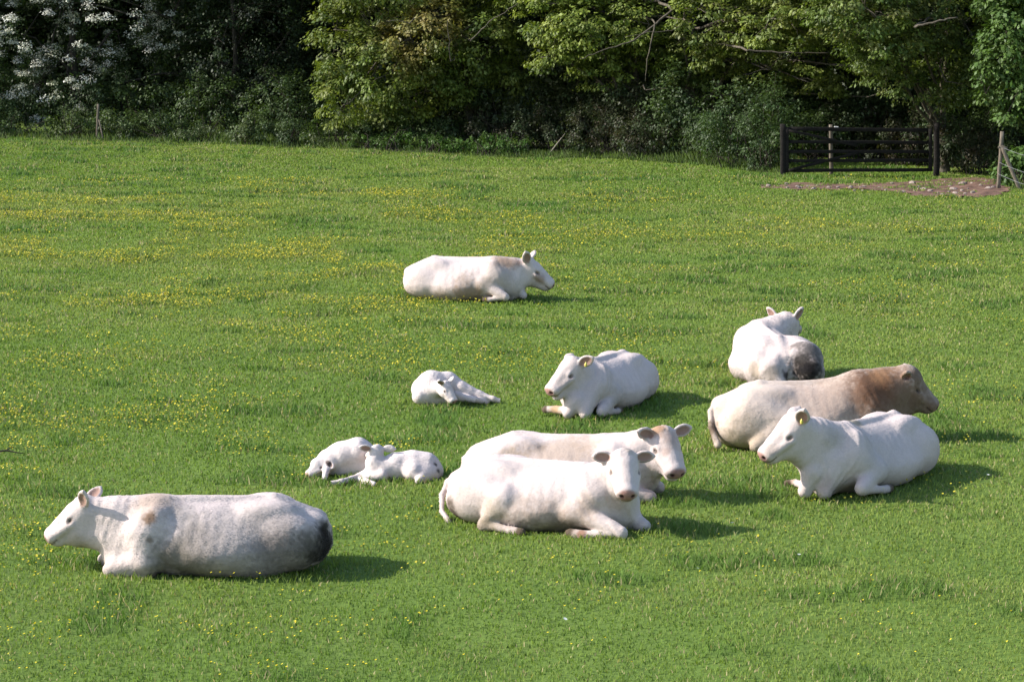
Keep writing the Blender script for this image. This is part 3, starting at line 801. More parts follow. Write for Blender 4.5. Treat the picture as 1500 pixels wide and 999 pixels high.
def timber(name, root, a, b, w, t, m, seed, up=(0, 0, 1)):
    o = np.array(root.location)
    V, Fq = plank(np.array(a) - o, np.array(b) - o, w, t, seed, up)
    return mesh_obj(name, np_mesh(name, V, Fq, [m]), root)
M_TAR = rough_material('dark_timber', (0.006, 0.005, 0.005), (0.018, 0.015, 0.013), 20, bump=0.4, stretch=(0.3, 1, 1))
M_WOOD = rough_material('weathered_wood', (0.07, 0.055, 0.042), (0.19, 0.16, 0.125), 22, bump=0.5, stretch=(1, 1, 0.2))
M_WIRE = plain_material('galvanised_wire', (0.32, 0.32, 0.33), 0.5, 0.5)
M_WHITEP = plain_material('white_plastic', (0.62, 0.60, 0.58), 0.5, 0.4)
def gate():
    g0 = ground_at(1147, 261)
    Y = g0[1]
    root = empty('field_gate', (g0[0], Y, 0.0))
    tag(root, 'black five barred wooden field gate under the trees at the right', 'gate')
    def q(px, py, dy=0.0): return at(px, py, Y + dy)
    timber('post', root, q(1147, 264), q(1147, 182), 0.13, 0.13, M_TAR, 1, up=(1, 0, 0))
    ex = 1366
    for i, (ya, yb) in enumerate([(189, 190), (208, 208), (222.5, 221.5), (236, 234), (250, 248)]):
        timber('rail', root, q(1150, ya, -0.01), q(ex, yb + 1, 0.5), 0.085 if i else 0.10, 0.028, M_TAR, 10 + i)
    timber('stile', root, q(1153, 187, -0.035), q(1153, 253, -0.035), 0.09, 0.03, M_TAR, 20, up=(1, 0, 0))
    timber('stile', root, q(ex - 3, 189, 0.45), q(ex - 3, 251, 0.45), 0.09, 0.03, M_TAR, 22, up=(1, 0, 0))
    timber('brace', root, q(1155, 191, -0.045), q(1256, 214, 0.19), 0.07, 0.022, M_TAR, 23)
    timber('brace', root, q(1155, 250, -0.045), q(1256, 224, 0.19), 0.07, 0.022, M_TAR, 24)
    timber('post', root, q(ex + 6, 262, 0.62), q(ex + 6, 180, 0.62), 0.14, 0.14, M_TAR, 25, up=(1, 0, 0))
    # pale post behind the gate
    g = ground_at(1218, 258.5); Y2 = Y + 0.55
    r2 = empty('wooden_post', (at(1218, 258, Y2)[0], Y2, 0.0))
    tag(r2, 'pale weathered post standing just behind the left half of the gate', 'post')
    timber('shaft', r2, at(1218, 261, Y2), at(1217, 183, Y2), 0.095, 0.09, M_WOOD, 31, up=(1, 0, 0))
    timber('insulator', r2, at(1222, 187, Y2 - 0.06), at(1228, 187, Y2 - 0.06), 0.05, 0.03, M_WHITEP, 32)
    # leaning strut post right
    g = ground_at(1463, 277); Y3 = g[1]
    r3 = empty('strained_fence_post', (g[0], Y3, 0.0))
    tag(r3, 'grey fence post with a leaning strut at the right edge of the field', 'fence post')
    timber('shaft', r3, at(1462, 280, Y3), at(1468, 193, Y3), 0.085, 0.085, M_WOOD, 41, up=(1, 0, 0))
    timber('strut', r3, at(1467, 214, Y3 - 0.08), at(1496, 283, Y3 - 0.25), 0.085, 0.07, M_WOOD, 42, up=(1, 0, 0))
    timber('crosspiece', r3, at(1462, 216, Y3 - 0.10), at(1476, 217, Y3 - 0.10), 0.05, 0.03, M_WOOD, 43)
    paths = []
    for a, b in [((1463, 238), (1540, 262)), ((1462, 255), (1540, 280)), ((1465, 215), (1540, 236))]:
        p = wander(at(*a, Y3 - 0.05), at(*b, Y3 - 0.9), 8, 0.0, np.random.default_rng(3), -0.05)
        paths.append((p - np.array(r3.location), np.full(8, 0.0035)))
    V, Fq = tubes(paths)
    mesh_obj('wire', np_mesh('wire', V, Fq, [M_WIRE]), r3)
    # thin post left
    g = ground_at(142, 207); Y4 = g[1]
    r4 = empty('thin_fence_post', (g[0], Y4, 0.0))
    tag(r4, 'thin pale fence post with a small strut under the hawthorn', 'fence post')
    timber('shaft', r4, at(142, 210, Y4), at(144, 153, Y4), 0.075, 0.07, M_WOOD, 51, up=(1, 0, 0))
    timber('strut', r4, at(145, 176, Y4 - 0.06), at(151, 204, Y4 - 0.3), 0.04, 0.035, M_WOOD, 52, up=(1, 0, 0))
    # leaning dead pole and a twig on the grass
    r5 = empty('broken_branch', (at(808, 222, 70)[0], 69.6, 0.0))
    V, Fq = tubes([(np.array([at(806, 224, 69.5), at(812, 216, 69.5), at(819, 207, 69.6), at(828, 196, 69.7)]) - np.array(r5.location), np.array([0.022, 0.02, 0.016, 0.01]))])
    mesh_obj('limb', np_mesh('limb', V, Fq, [M_PALEBARK], smooth=True), r5)
    tag(r5, 'broken pale branch leaning against the dark brambles', 'branch')
    g = ground_at(16, 667)
    r6 = empty('fallen_twig', (g[0], g[1], gheight(g[0], g[1])[0] + 0.05))
    V, Fq = tubes([(np.array([(-0.14, 0, 0.02), (-0.05, 0.02, 0.03), (0.05, -0.01, 0.015), (0.15, 0.0, 0.0)]), np.array([0.012, 0.011, 0.008, 0.004])), (np.array([(-0.05, 0.02, 0.03), (-0.02, 0.06, 0.05), (0.02, 0.10, 0.05)]), np.array([0.007, 0.005, 0.003]))])
    mesh_obj('stick', np_mesh('stick', V, Fq, [M_BARK], smooth=True), r6)
    tag(r6, 'short dark twig lying on the grass at the left edge', 'twig')
gate()
# ================================================================== cattle
class SDF:
    """distance field on a grid; round cones and ellipsoids melted together, meshed by surface nets"""
    def __init__(s, lo, hi, h):
        s.h = h; s.lo = np.array(lo, float)
        n = np.ceil((np.array(hi) - s.lo) / h).astype(int) + 1
        s.n = n
        s.ax = [s.lo[i] + h * np.arange(n[i]) for i in range(3)]
        s.d = np.full(tuple(n), 0.35, np.float32)
    def box(s, lo, hi, m):
        sl = []
        for i in range(3):
            a = int(np.floor((lo[i] - m - s.lo[i]) / s.h)); b = int(np.ceil((hi[i] + m - s.lo[i]) / s.h)) + 1
            a = max(a, 0); b = min(b, s.n[i])
            if b <= a: return None
            sl.append(slice(a, b))
        X = s.ax[0][sl[0]][:, None, None]; Y = s.ax[1][sl[1]][None, :, None]; Z = s.ax[2][sl[2]][None, None, :]
        return tuple(sl), X, Y, Z
    def merge(s, sl, nd, k, sub=False):
        d = s.d[sl]
        nd = nd.astype(np.float32)
        if sub:
            h = np.clip(0.5 - 0.5 * (d + nd) / k, 0, 1)
            s.d[sl] = d * (1 - h) + (-nd) * h + k * h * (1 - h)
        else:
            h = np.clip(0.5 + 0.5 * (nd - d) / k, 0, 1)
            s.d[sl] = nd * (1 - h) + d * h - k * h * (1 - h)
    def cone(s, a, b, ra, rb, k=0.06, sub=False):
        a = np.array(a, float); b = np.array(b, float)
        r = max(ra, rb)
        q = s.box(np.minimum(a, b), np.maximum(a, b), r + k + 0.03)
        if q is None: return
        sl, X, Y, Z = q
        ab = b - a; L2 = max((ab * ab).sum(), 1e-9)
        t = np.clip(((X - a[0]) * ab[0] + (Y - a[1]) * ab[1] + (Z - a[2]) * ab[2]) / L2, 0, 1)
        dx = X - a[0] - t * ab[0]; dy = Y - a[1] - t * ab[1]; dz = Z - a[2] - t * ab[2]
        s.merge(sl, np.sqrt(dx * dx + dy * dy + dz * dz) - (ra + (rb - ra) * t), k, sub)
    def chain(s, pts, k=0.04):
        for (p, r), (q, r2) in zip(pts[:-1], pts[1:]):
            s.cone(p, q, r, r2, k)
    def ell(s, c, R, rad, k=0.06, sub=False):
        """R: 3 rows = local axes"""
        c = np.array(c, float); R = np.array(R, float); rad = np.array(rad, float)
        m = rad.max()
        q = s.box(c, c, m + k + 0.03)
        if q is None: return
        sl, X, Y, Z = q
        X = X - c[0]; Y = Y - c[1]; Z = Z - c[2]
        u = [R[i, 0] * X + R[i, 1] * Y + R[i, 2] * Z for i in range(3)]
        k0 = np.sqrt(sum((u[i] / rad[i]) ** 2 for i in range(3)))
        k1 = np.sqrt(sum((u[i] / rad[i] ** 2) ** 2 for i in range(3))) + 1e-6
        s.merge(sl, k0 * (k0 - 1) / k1, k, sub)
    def loft(s, M, st, k=0.05, power=2.3, shear=0.0):
        """M local->world rotation (rows: local axes), st rows: x, ztop, zbot, halfwidth, ycentre"""
        st = np.array(st, float)
        R = np.array(M, float)
        cx = [R[0] * x for x in (st[0, 0], st[-1, 0])]
        lo = np.minimum(cx[0], cx[1]) - 0.6; hi = np.maximum(cx[0], cx[1]) + 0.6
        lo[2] = -0.3; hi[2] = 1.3
        sl, X, Y, Z = s.box(lo, hi, 0)
        u = R[0, 0] * X + R[0, 1] * Y + R[0, 2] * Z
        v = R[1, 0] * X + R[1, 1] * Y + R[1, 2] * Z
        xs = np.linspace(st[0, 0], st[-1, 0], 200)
        # smooth interpolation (Catmull-like through np.interp + blur)
        def prof(i):
            y = np.interp(xs, st[:, 0], st[:, i])
            ker = np.hanning(25); ker /= ker.sum()
            pad = np.concatenate([2*y[0]-y[12:0:-1], y, 2*y[-1]-y[-2:-14:-1]])
            return np.convolve(pad, ker, 'valid')
        zt, zb, w, yc = [np.interp(u, xs, prof(i)) for i in (1, 2, 3, 4)]
        hz = np.maximum((zt - zb) / 2, 0.02); zc = (zt + zb) / 2; w = np.maximum(w, 0.02)
        a = np.abs(v - yc - shear * (Z - 0.35)) / (w * (1.06 - 0.36 * np.clip((Z - zc) / hz, -0.15, 1))); b = np.abs(Z - zc) / hz
        q = (a ** power + b ** power) ** (1 / power)
        d = (q - 1) * np.minimum(w, hz) * 0.9
        e = np.maximum(st[0, 0] - u, u - st[-1, 0])
        d = np.maximum(d, e)
        s.merge(sl, d, k)
    def mesh(s):
        d = s.d; n = d.shape
        neg = d < 0
        c = neg[:-1, :-1, :-1].astype(np.int8)
        cnt = np.zeros(tuple(np.array(n) - 1), np.int8)
        for i in (0, 1):
            for j in (0, 1):
                for k in (0, 1):
                    cnt += neg[i:n[0] - 1 + i, j:n[1] - 1 + j, k:n[2] - 1 + k]
        act = (cnt > 0) & (cnt < 8)
        idx = np.argwhere(act)
        vid = np.full(act.shape, -1, np.int64); vid[act] = np.arange(len(idx))
        corner = {}
        for i in (0, 1):
            for j in (0, 1):
                for k in (0, 1):
                    corner[(i, j, k)] = d[idx[:, 0] + i, idx[:, 1] + j, idx[:, 2] + k]
        P = np.zeros((len(idx), 3)); C = np.zeros(len(idx))
        for ax in range(3):
            o = [x for x in range(3) if x != ax]
            for a in (0, 1):
                for b in (0, 1):
                    c0 = [0, 0, 0]; c0[o[0]] = a; c0[o[1]] = b; c1 = list(c0); c1[ax] = 1
                    d0 = corner[tuple(c0)]; d1 = corner[tuple(c1)]
                    cr = (d0 < 0) != (d1 < 0)
                    t = np.where(cr, d0 / np.where(cr, d0 - d1, 1), 0)
                    p = np.array(c0, float)[None, :].repeat(len(idx), 0); p[:, ax] = t
                    P += p * cr[:, None]; C += cr
        V = (idx + P / C[:, None]) * s.h + s.lo
        faces = []
        for ax in range(3):
            o = [(ax + 1) % 3, (ax + 2) % 3]
            sa = [slice(None)] * 3; sb = [slice(None)] * 3
            sa[ax] = slice(0, n[ax] - 1); sb[ax] = slice(1, n[ax])
            A = neg[tuple(sa)]; B = neg[tuple(sb)]
            e = np.argwhere(A != B)
            e = e[(e[:, o[0]] > 0) & (e[:, o[1]] > 0) & (e[:, o[0]] < n[o[0]] - 1) & (e[:, o[1]] < n[o[1]] - 1)]
            inside = A[e[:, 0], e[:, 1], e[:, 2]]
            def cell(da, db):
                q = e.copy(); q[:, o[0]] -= da; q[:, o[1]] -= db
                return vid[q[:, 0], q[:, 1], q[:, 2]]
            f = np.stack([cell(1, 1), cell(0, 1), cell(0, 0), cell(1, 0)], 1)
            f[~inside] = f[~inside][:, ::-1]
            faces.append(f)
        F_ = np.concatenate(faces)
        F_ = F_[(F_ >= 0).all(1)]
        # one light smoothing pass
        for _ in range(1):
            acc = np.zeros_like(V); num = np.zeros(len(V))
            for a in range(4):
                np.add.at(acc, F_[:, a], V[F_[:, (a + 1) % 4]]); np.add.at(num, F_[:, a], 1)
            V = V * 0.5 + 0.5 * acc / np.maximum(num, 1)[:, None]
        return V, F_


TRUNK = [  # x, ztop, zbot, halfwidth, ycentre
    (-1.00, 0.38, 0.20, 0.08, 0), (-0.96, 0.46, 0.10, 0.21, 0), (-0.88, 0.54, 0.03, 0.31, 0), (-0.72, 0.61, -0.02, 0.38, 0),
    (-0.54, 0.68, -0.04, 0.41, 0), (-0.40, 0.685, -0.04, 0.42, 0), (-0.2, 0.67, -0.05, 0.45, 0), (0.1, 0.67, -0.05, 0.46, 0), (0.35, 0.69, -0.04, 0.40, 0),
    (0.52, 0.72, -0.02, 0.33, 0), (0.70, 0.69, 0.02, 0.27, 0), (0.84, 0.60, 0.10, 0.20, 0), (0.94, 0.50, 0.22, 0.10, 0)]

WHITE = np.array((0.50, 0.418, 0.395))
class Cow:
    def __init__(s, px, py, heading, k=1.0, kz=1.0, h=0.014, box=1.6, base=WHITE, seed=1, trunk=None, kw=1.0, kl=1.0, shear=0.0, bumps=True):
        g = ground_at(px, py)
        s.g = g; s.Y = g[1]; s.k = k; s.kz = kz; s.seed = seed; s.base = np.array(base)
        s.base_loc = np.array((g[0], g[1], float(gheight(g[0], g[1])[0])))
        a = math.radians(heading)
        s.R = np.array(((math.cos(a), math.sin(a), 0), (-math.sin(a), math.cos(a), 0), (0, 0, 1)))
        B = box * k
        s.f = SDF((-B, -B * 0.85 , -0.08), (B, B * 0.85, 1.15 * k), h)
        st = [(x * k * kl, zt * k * kz, zb * k * kz, w * k * kw, yc * k) for x, zt, zb, w, yc in (trunk or TRUNK)]
        if trunk is not False:
            s.f.loft(s.R, st, shear=shear)
        s.stains = []
        s.heads = []
        s.ears = []
        s.hooves = []
        s.kl = kl; s.folds = 0.0015; s.ribs = bool(bumps)
        if bumps:
            for y in (-1, 1):
                s.ell((-0.46 * kl, 0.22 * y * kw, 0.59), (0.19, 0.07, 0.07), k_=0.15); s.ell((-0.88 * kl, 0.12 * y * kw, 0.45), (0.08, 0.06, 0.06), k_=0.10)     # hip bones
                s.ell((0.54 * kl, 0.21 * y, 0.42), (0.17, 0.14, 0.25), k_=0.06)     # shoulders
                s.ell((-0.60 * kl, 0.275 * y * kw, 0.30), (0.29, 0.18, 0.27), k_=0.06)      # thighs
            for y in (-1, 1):
                s.ell((-0.08 * kl, 0.26 * y * kw, 0.20), (0.36, 0.23, 0.19), k_=0.10)     # belly spread on the ground
                s.ell((0.36 * kl, 0.50 * y * kw, 0.38), (0.05, 0.05, 0.22), k_=0.10, sub=True)     # behind the shoulder
            s.cone((-0.91 * kl, 0, 0.47), (-0.5 * kl, 0, 0.66), 0.04, 0.05, 0.06)
            s.cone((-0.5 * kl, 0, 0.665), (0.4 * kl, 0, 0.675), 0.035, 0.05, 0.05)
    def L(s, p):
        """local metres (unscaled) -> relative world"""
        p = np.array(p, float) * s.k; p[2] *= s.kz
        return s.R.T @ p
    def P(s, px, py, dy=0.0):
        """pixel at depth Y+dy -> relative world"""
        return at(px, py, s.Y + dy) - s.base_loc
    def G(s, px, py, z=0.05):
        """the point z above the ground seen at that pixel"""
        r = ray(px, py); t = (CAMH - z - s.base_loc[2]) / -r[2]
        return np.array((r[0] * t, r[1] * t, CAMH + r[2] * t)) - s.base_loc
    def chain(s, pts, k_=0.04):
        """pts: (relative point, radius in photo pixels at the animal)"""
        sc = F / (s.Y * CP)
        s.f.chain([(p, r / sc) for p, r in pts], k_)
    def cone(s, a, b, ra, rb, k_=0.06): s.f.cone(s.L(a), s.L(b), ra * s.k, rb * s.k, k_ * s.k)
    def ell(s, c, rad, k_=0.06, sub=False, R=None):
        s.f.ell(s.L(c), s.R if R is None else R, np.array(rad) * s.k * np.array((1, 1, s.kz)), k_ * s.k, sub)
    def hind(s, side, stifle=(-0.28, 0.38, 0.30), hock=(-0.60, 0.47, 0.08), fet=(-0.22, 0.53, 0.045), hoof=(-0.12, 0.55, 0.04), hip=(-0.62, 0.22, 0.42)):
        q = [np.array(p) * np.array((1, side, 1)) for p in (hip, stifle, hock, fet, hoof)]
        s.cone(q[0], q[1], 0.20, 0.13, 0.08); s.cone(q[1], q[2], 0.125, 0.06, 0.06)
        s.cone(q[2], q[3], 0.048, 0.036, 0.03); s.cone(q[3], q[4], 0.042, 0.048, 0.02)
        s.hooves.append(s.L(q[4]))
    def fore(s, side, elbow=(0.50, 0.28, 0.20), knee=(0.93, 0.25, 0.09), fet=(0.62, 0.30, 0.05), hoof=(0.53, 0.31, 0.05), sh=(0.62, 0.20, 0.40)):
        q = [np.array(p) * np.array((1, side, 1)) for p in (sh, elbow, knee, fet, hoof)]
        s.cone(q[0], q[1], 0.17, 0.12, 0.08); s.cone(q[1], q[2], 0.11, 0.068, 0.05)
        s.cone(q[2], q[3], 0.052, 0.038, 0.02); s.cone(q[3], q[4], 0.042, 0.048, 0.02)
        s.hooves.append(s.L(q[4]))
    def neck(s, poll, muz, base=(0.55, 0, 0.46), rb=0.25, rp=0.13, throat=True, mid=None):
        """a thick neck from the shoulders to the back of the skull"""
        k = s.k
        d = unit(muz - poll)
        u = unit(np.array((0, 0, 1.0)) - d * d[2])
        b = s.L(base)
        e = poll + d * 0.05 * k - u * 0.10 * k
        m = (b * 0.5 + e * 0.5) if mid is None else mid
        rm = (rb + rp) / 2 * 0.98
        s.f.cone(b, m, rb * k, rm * k, 0.10 * k)
        s.f.cone(m, e, rm * k, rp * k, 0.06 * k)
        if throat:
            t0 = s.L((0.78, 0, 0.30)); e2 = poll + d * 0.11 * k - u * 0.215 * k
            hd = unit(np.array((d[0], d[1], 0.0)))
            th = poll - np.array((0, 0, 0.285 * k)) + hd * 0.04 * k      # loose throat hanging behind the jaw
            ch = poll + d * 0.27 * k - u * 0.215 * k
            s.f.cone(t0, th, 0.17 * k, 0.115 * k, 0.12 * k)
            s.f.cone(th, ch, 0.105 * k, 0.055 * k, 0.06 * k)
            s.f.cone(th, e, 0.115 * k, rp * k, 0.06 * k)
            s.f.cone(s.L((0.82, 0, 0.20)), s.L((0.78, 0, 0.08)), 0.12 * k, 0.10 * k, 0.1 * k)    # brisket
    def head(s, poll, muz, up=(0, 0, 1), hs=None, ears=((1, -0.15, 0.12), (1, -0.15, 0.12)), ear_len=0.20, eyes=True, roll=0.0, jaw=0.0, tint=None, ear_open=(1.0, 1.0)):
        """poll/muz relative world points; ears: (outward, forward, up) for left and right"""
        f = s.f
        L = np.linalg.norm(muz - poll)
        if hs is None: hs = L / 0.50
        ex = unit(muz - poll); ez = unit(np.array(up, float) - ex * np.dot(up, ex)); ey = np.cross(ez, ex)
        if roll:
            c, r = math.cos(roll), math.sin(roll)
            ey, ez = ey * c + ez * r, ez * c - ey * r
        R = np.array((ex, ey, ez))
        s.hR = R; s.h0 = poll; s.hs = hs
        wy = 1.17
        def H(p): return poll + R.T @ (np.array((p[0], p[1] * wy, p[2]), float) * hs)
        def E(c, rad, k_=0.04, sub=False, RR=None): f.ell(H(c), R if RR is None else RR, np.array((rad[0], rad[1] * wy, rad[2])) * hs, k_ * hs, sub)
        def C(a, b, ra, rb, k_=0.04):
            for o in (-0.02, 0.02):
                f.cone(H((a[0], a[1] + o, a[2])), H((b[0], b[1] + o * 0.8, b[2])), ra * hs, rb * hs, k_ * hs)
        E((0.09, 0, -0.105), (0.155, 0.122, 0.118), 0.05)
        E((0.00, 0, -0.030), (0.060, 0.085, 0.055), 0.05)
        C((0.12, 0, -0.085), (0.42, 0, -0.085), 0.098, 0.078, 0.05)
        C((0.32, 0.0, -0.045), (0.14, 0.0, -0.03), 0.045, 0.06, 0.04)
        for y in (-1, 1):
            E((0.13, 0.055 * y, -0.185), (0.125, 0.055, 0.115), 0.04)
            E((0.165, 0.093 * y, -0.045), (0.058, 0.028, 0.028), 0.02)
            C((0.20, 0.085 * y, -0.105), (0.40, 0.055 * y, -0.095), 0.045, 0.040, 0.03)
        C((0.08, 0, -0.245), (0.42, 0, -0.160 - jaw), 0.080, 0.052, 0.05)
        E((0.445, 0, -0.088), (0.064, 0.100, 0.076), 0.03)
        E((0.015, 0, -0.002), (0.055, 0.06, 0.038), 0.025)
        E((0.435, 0, -0.158 - jaw * 1.2), (0.055, 0.062, 0.034), 0.015)
        if jaw > 0.005:
            E((0.485, 0, -0.140 - jaw * 0.5), (0.055, 0.055, 0.006 + jaw * 0.28), 0.01, sub=True)
        for y in (-1, 1):
            E((0.500, 0.048 * y, -0.072), (0.022, 0.020, 0.016), 0.008, sub=True)
            E((0.195, 0.124 * y, -0.074), (0.030, 0.020, 0.018), 0.015, sub=True)
        # ears: flattened leaf with a hollow facing forward
        for side, (eo, ef, eu) in zip((1, -1), ears):
            dirv = unit(ey * side * eo + ex * ef + ez * eu)
            fw = unit(ex - dirv * np.dot(ex, dirv)) if abs(np.dot(ex, dirv)) < 0.93 else unit(ez - dirv * np.dot(ez, dirv))
            fwv = fw * 0.85 + (-ez + dirv * np.dot(ez, dirv)) * 0.5
            op = ear_open[0 if side == 1 else 1]
            if op != 1.0:
                fwv = np.array(op, float)
            fw = unit(fwv - dirv * np.dot(fwv, dirv))
            wd = np.cross(fw, dirv)
            RR = np.array((dirv, wd, fw))
            el = ear_len * hs
            root = H((0.010, 0.090 * side, -0.060))
            cen = root + dirv * el * 0.55
            f.cone(root, root + dirv * el * 0.35, 0.035 * hs, 0.030 * hs, 0.03 * hs)
            f.ell(cen, RR, (el * 0.50, el * 0.35, 0.026 * hs + 0.003), 0.012)
            f.cone(cen + dirv * el * 0.30, cen + dirv * el * 0.56, 0.030 * hs, 0.010 * hs, 0.03)
            f.ell(cen + fw * 0.022 * hs + dirv * el * 0.02, RR, (el * 0.41, el * 0.24, 0.021 * hs), 0.006, sub=True)
            s.ears.append((cen, RR, el, hs))
        s.eyes = []
        if eyes:
            for y in (-1, 1):
                s.eyes.append((H((0.194, 0.097 * y, -0.075)), 0.018 * hs))
        print('head scale', round(hs, 3), 'seed', s.seed)
        return H
    def tail(s, pts, r0=0.028, r1=0.018, tuft=0.04):
        n = len(pts)
        rs = [r0 + (r1 - r0) * i / max(n - 2, 1) for i in range(n - 1)] + [tuft]
        s.f.chain([(p, r * s.k) for p, r in zip(pts, rs)], 0.02)
    def stain(s, p, r, c, a=0.7, ns=7.0, anis=None):
        s.stains.append((np.array(p), r, np.array(c), a, ns, anis))
    def mark(s, px, py, rpx, c, a=0.8, ns=8.0, anis=None):
        """a patch of other hair, dirt or painted shade on the hide, centred where that point of the hide is seen"""
        s.stains.append(((px, py), rpx / (F / (s.Y * CP)), np.array(c) * 0.58, a, ns, anis))
    def build(s, label, muz_from=0.465, name='lying_cow', cat='cow', group=None, muzcol=(0.28, 0.145, 0.12), headtint=None, tags=(), belly=0.45, coat=True, earcol=(0.27, 0.155, 0.12)):
        f = s.f
        # broad unevenness of muscle and ribs
        V, Fc = f.mesh()
        me = np_mesh('tmp', V, Fc)
        nr = np.zeros(len(V) * 3, np.float32)
        me.vertices.foreach_get('normal', nr)
        nr = nr.reshape(-1, 3)
        nz = 0.007 * s.k * vnoise(V, 5.0 / s.k, s.seed) + 0.0025 * vnoise(V, 15, s.seed + 1) + 0.001 * vnoise(V, 45, s.seed + 2)
        hl = ((V - s.h0) @ s.hR.T) / s.hs / np.array((1, 1.17, 1)) if hasattr(s, 'hR') else np.full((len(V), 3), -9.0)
        inhead = (hl[:, 0] > -0.04) & (hl[:, 0] < 0.56) & (np.abs(hl[:, 1]) < 0.16) & (hl[:, 2] < 0.06) & (hl[:, 2] > -0.32)
        near_ear = np.zeros(len(V), bool)
        for cen, RR, el, hs in s.ears:
            near_ear |= np.linalg.norm(V - cen, axis=1) < el * 0.7
        nz = np.where(inhead | near_ear, nz * 0.2, nz)
        if hasattr(s, 'h0'):      # curly poll
            tuft = sstep(0.11, 0.04, np.linalg.norm(V - s.h0, axis=1) / s.hs)
            nz = nz + tuft * 0.008 * s.hs * vnoise(V, 38 / s.hs, s.seed + 9)
        if hasattr(s, 'h0'):      # folds of loose skin across the neck
            a0 = s.L((0.45, 0, 0.45)); ax = s.h0 - a0; ll = np.linalg.norm(ax); ax = ax / ll
            tt = (V - a0) @ ax
            mk = sstep(0.02, 0.12, tt) * sstep(ll - 0.02, ll - 0.12, tt) * (1 - inhead) * np.clip(0.5 + vnoise(V, 5, s.seed + 5), 0, 1)
            nz = nz + s.folds * s.k * mk * np.sin(tt / (0.075 * s.k) * 6.283 + 2.5 * vnoise(V, 3.5, s.seed + 6))
        if s.ribs:
            u = V @ s.R[0] / s.k; v = np.abs(V @ s.R[1]) / s.k
            mk = sstep(-0.34, -0.18, u) * sstep(0.42, 0.30, u) * sstep(0.12, 0.28, V[:, 2] / s.k) * sstep(0.66, 0.5, V[:, 2] / s.k) * sstep(0.2, 0.3, v)
            nz = nz + 0.0011 * s.k * mk * np.sin((u + 0.25 * V[:, 2]) / 0.105 * 6.283 + vnoise(V, 3, s.seed + 8))
        V = V + nr * nz[:, None]
        bpy.data.meshes.remove(me)
        # colours
        c = np.tile(s.base, (len(V), 1))
        n1 = fbm(V, 3.0 / s.k, s.seed + 11); n2 = fbm(V, 14.0, s.seed + 12)
        c = c * (1 + 0.05 * n1 + 0.05 * n2)[:, None]
        warm = np.array((0.42, 0.33, 0.26))
        w = sstep(0.1, 0.7, n1 + 0.2 * n2) * 0.22
        c = c * (1 - w[:, None]) + warm * w[:, None]
        # dirt rubbed on where it lies
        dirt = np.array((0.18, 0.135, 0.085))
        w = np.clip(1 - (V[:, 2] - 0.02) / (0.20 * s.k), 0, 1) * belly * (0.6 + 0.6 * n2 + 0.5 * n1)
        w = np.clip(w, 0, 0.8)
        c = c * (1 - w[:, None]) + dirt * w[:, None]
        for p, r, cc, a, ns, anis in s.stains:
            if isinstance(p, tuple):
                o = np.array((0, 0, CAMH)) - s.base_loc; r_ = unit(ray(*p))
                q = V - o; tt = q @ r_; perp = np.linalg.norm(q - tt[:, None] * r_, axis=1)
                p = V[np.argmin(tt + perp * 25)]
            q = V - p
            if anis is not None:
                q = q * np.array(anis)
            d = np.linalg.norm(q, axis=1) / r
            nn = fbm(V, ns, s.seed + 21, 4)
            w = sstep(1.35, 0.35, d + 0.5 * nn + 0.2 * vnoise(V, 40, s.seed + 31)) * a
            c = c * (1 - w[:, None]) + cc * w[:, None]
        if headtint is not None:
            hc, ha = headtint
            w = sstep(-0.05, 0.03, hl[:, 0]) * (np.abs(hl[:, 1]) < 0.15) * (hl[:, 2] > -0.27) * (hl[:, 0] < 0.6) * ha * np.clip(0.8 + 0.6 * n2, 0, 1)
            c = c * (1 - w[:, None]) + np.array(hc) * w[:, None]
        # muzzle
        if hasattr(s, 'hR'):
            lat = (np.abs(hl[:, 1]) < 0.11) & (hl[:, 2] > -0.23) & (hl[:, 2] < 0.02) & (hl[:, 0] < 0.56)
            w = sstep(muz_from, muz_from + 0.03, hl[:, 0] + 0.2 * np.minimum(hl[:, 2] + 0.11, 0)) * lat
            w = w * (0.45 + 0.5 * sstep(0.075, 0.045, np.abs(hl[:, 1])) * sstep(-0.135, -0.105, hl[:, 2]))
            c = c * (1 - w[:, None]) + np.array(muzcol) * w[:, None]
            w = ((np.abs(hl[:, 2] + 0.138) < 0.010) & (hl[:, 0] > 0.40) & lat) * 0.6
            c = c * (1 - w[:, None]) + np.array((0.05, 0.03, 0.025)) * w[:, None]
            for y in (-1, 1):
                d = np.linalg.norm(hl - np.array((0.498, 0.049 * y, -0.072)), axis=1)
                w = sstep(0.030, 0.014, d)
                c = c * (1 - w[:, None]) + np.array((0.035, 0.012, 0.012)) * w[:, None]
                d = np.linalg.norm((hl - np.array((0.192, 0.11 * y, -0.073))) * np.array((1, 1, 1.4)), axis=1)
                w = sstep(0.055, 0.022, d) * 0.8
                c = c * (1 - w[:, None]) + np.array((0.12, 0.085, 0.065)) * w[:, None]
        for cen, RR, el, hs in s.ears:
            q = (V - cen) @ RR.T
            w = sstep(1.0, 0.75, np.sqrt((q[:, 0] / (el * 0.46)) ** 2 + (q[:, 1] / (el * 0.27)) ** 2)) * (q[:, 2] > -0.008 * hs) * (np.abs(q[:, 2]) < 0.05)
            c = c * (1 - 0.9 * w[:, None]) + np.array(earcol) * 0.9 * w[:, None]
        for hp in s.hooves:
            w = sstep(0.075 * s.k, 0.05 * s.k, np.linalg.norm(V - hp, axis=1))
            c = c * (1 - w[:, None]) + np.array((0.09, 0.065, 0.045)) * w[:, None]
        c = np.clip(c, 0.01, 0.9)
        root = empty(name, s.base_loc)
        tag(root, label, cat, group)
        me = np_mesh('body', V, Fc, [M_HIDE], c, smooth=True)
        mesh_obj('body', me, root)
        for p, r in s.eyes:
            mesh_obj('eye', sphere_mesh('eye', r, M_EYE), root, p)
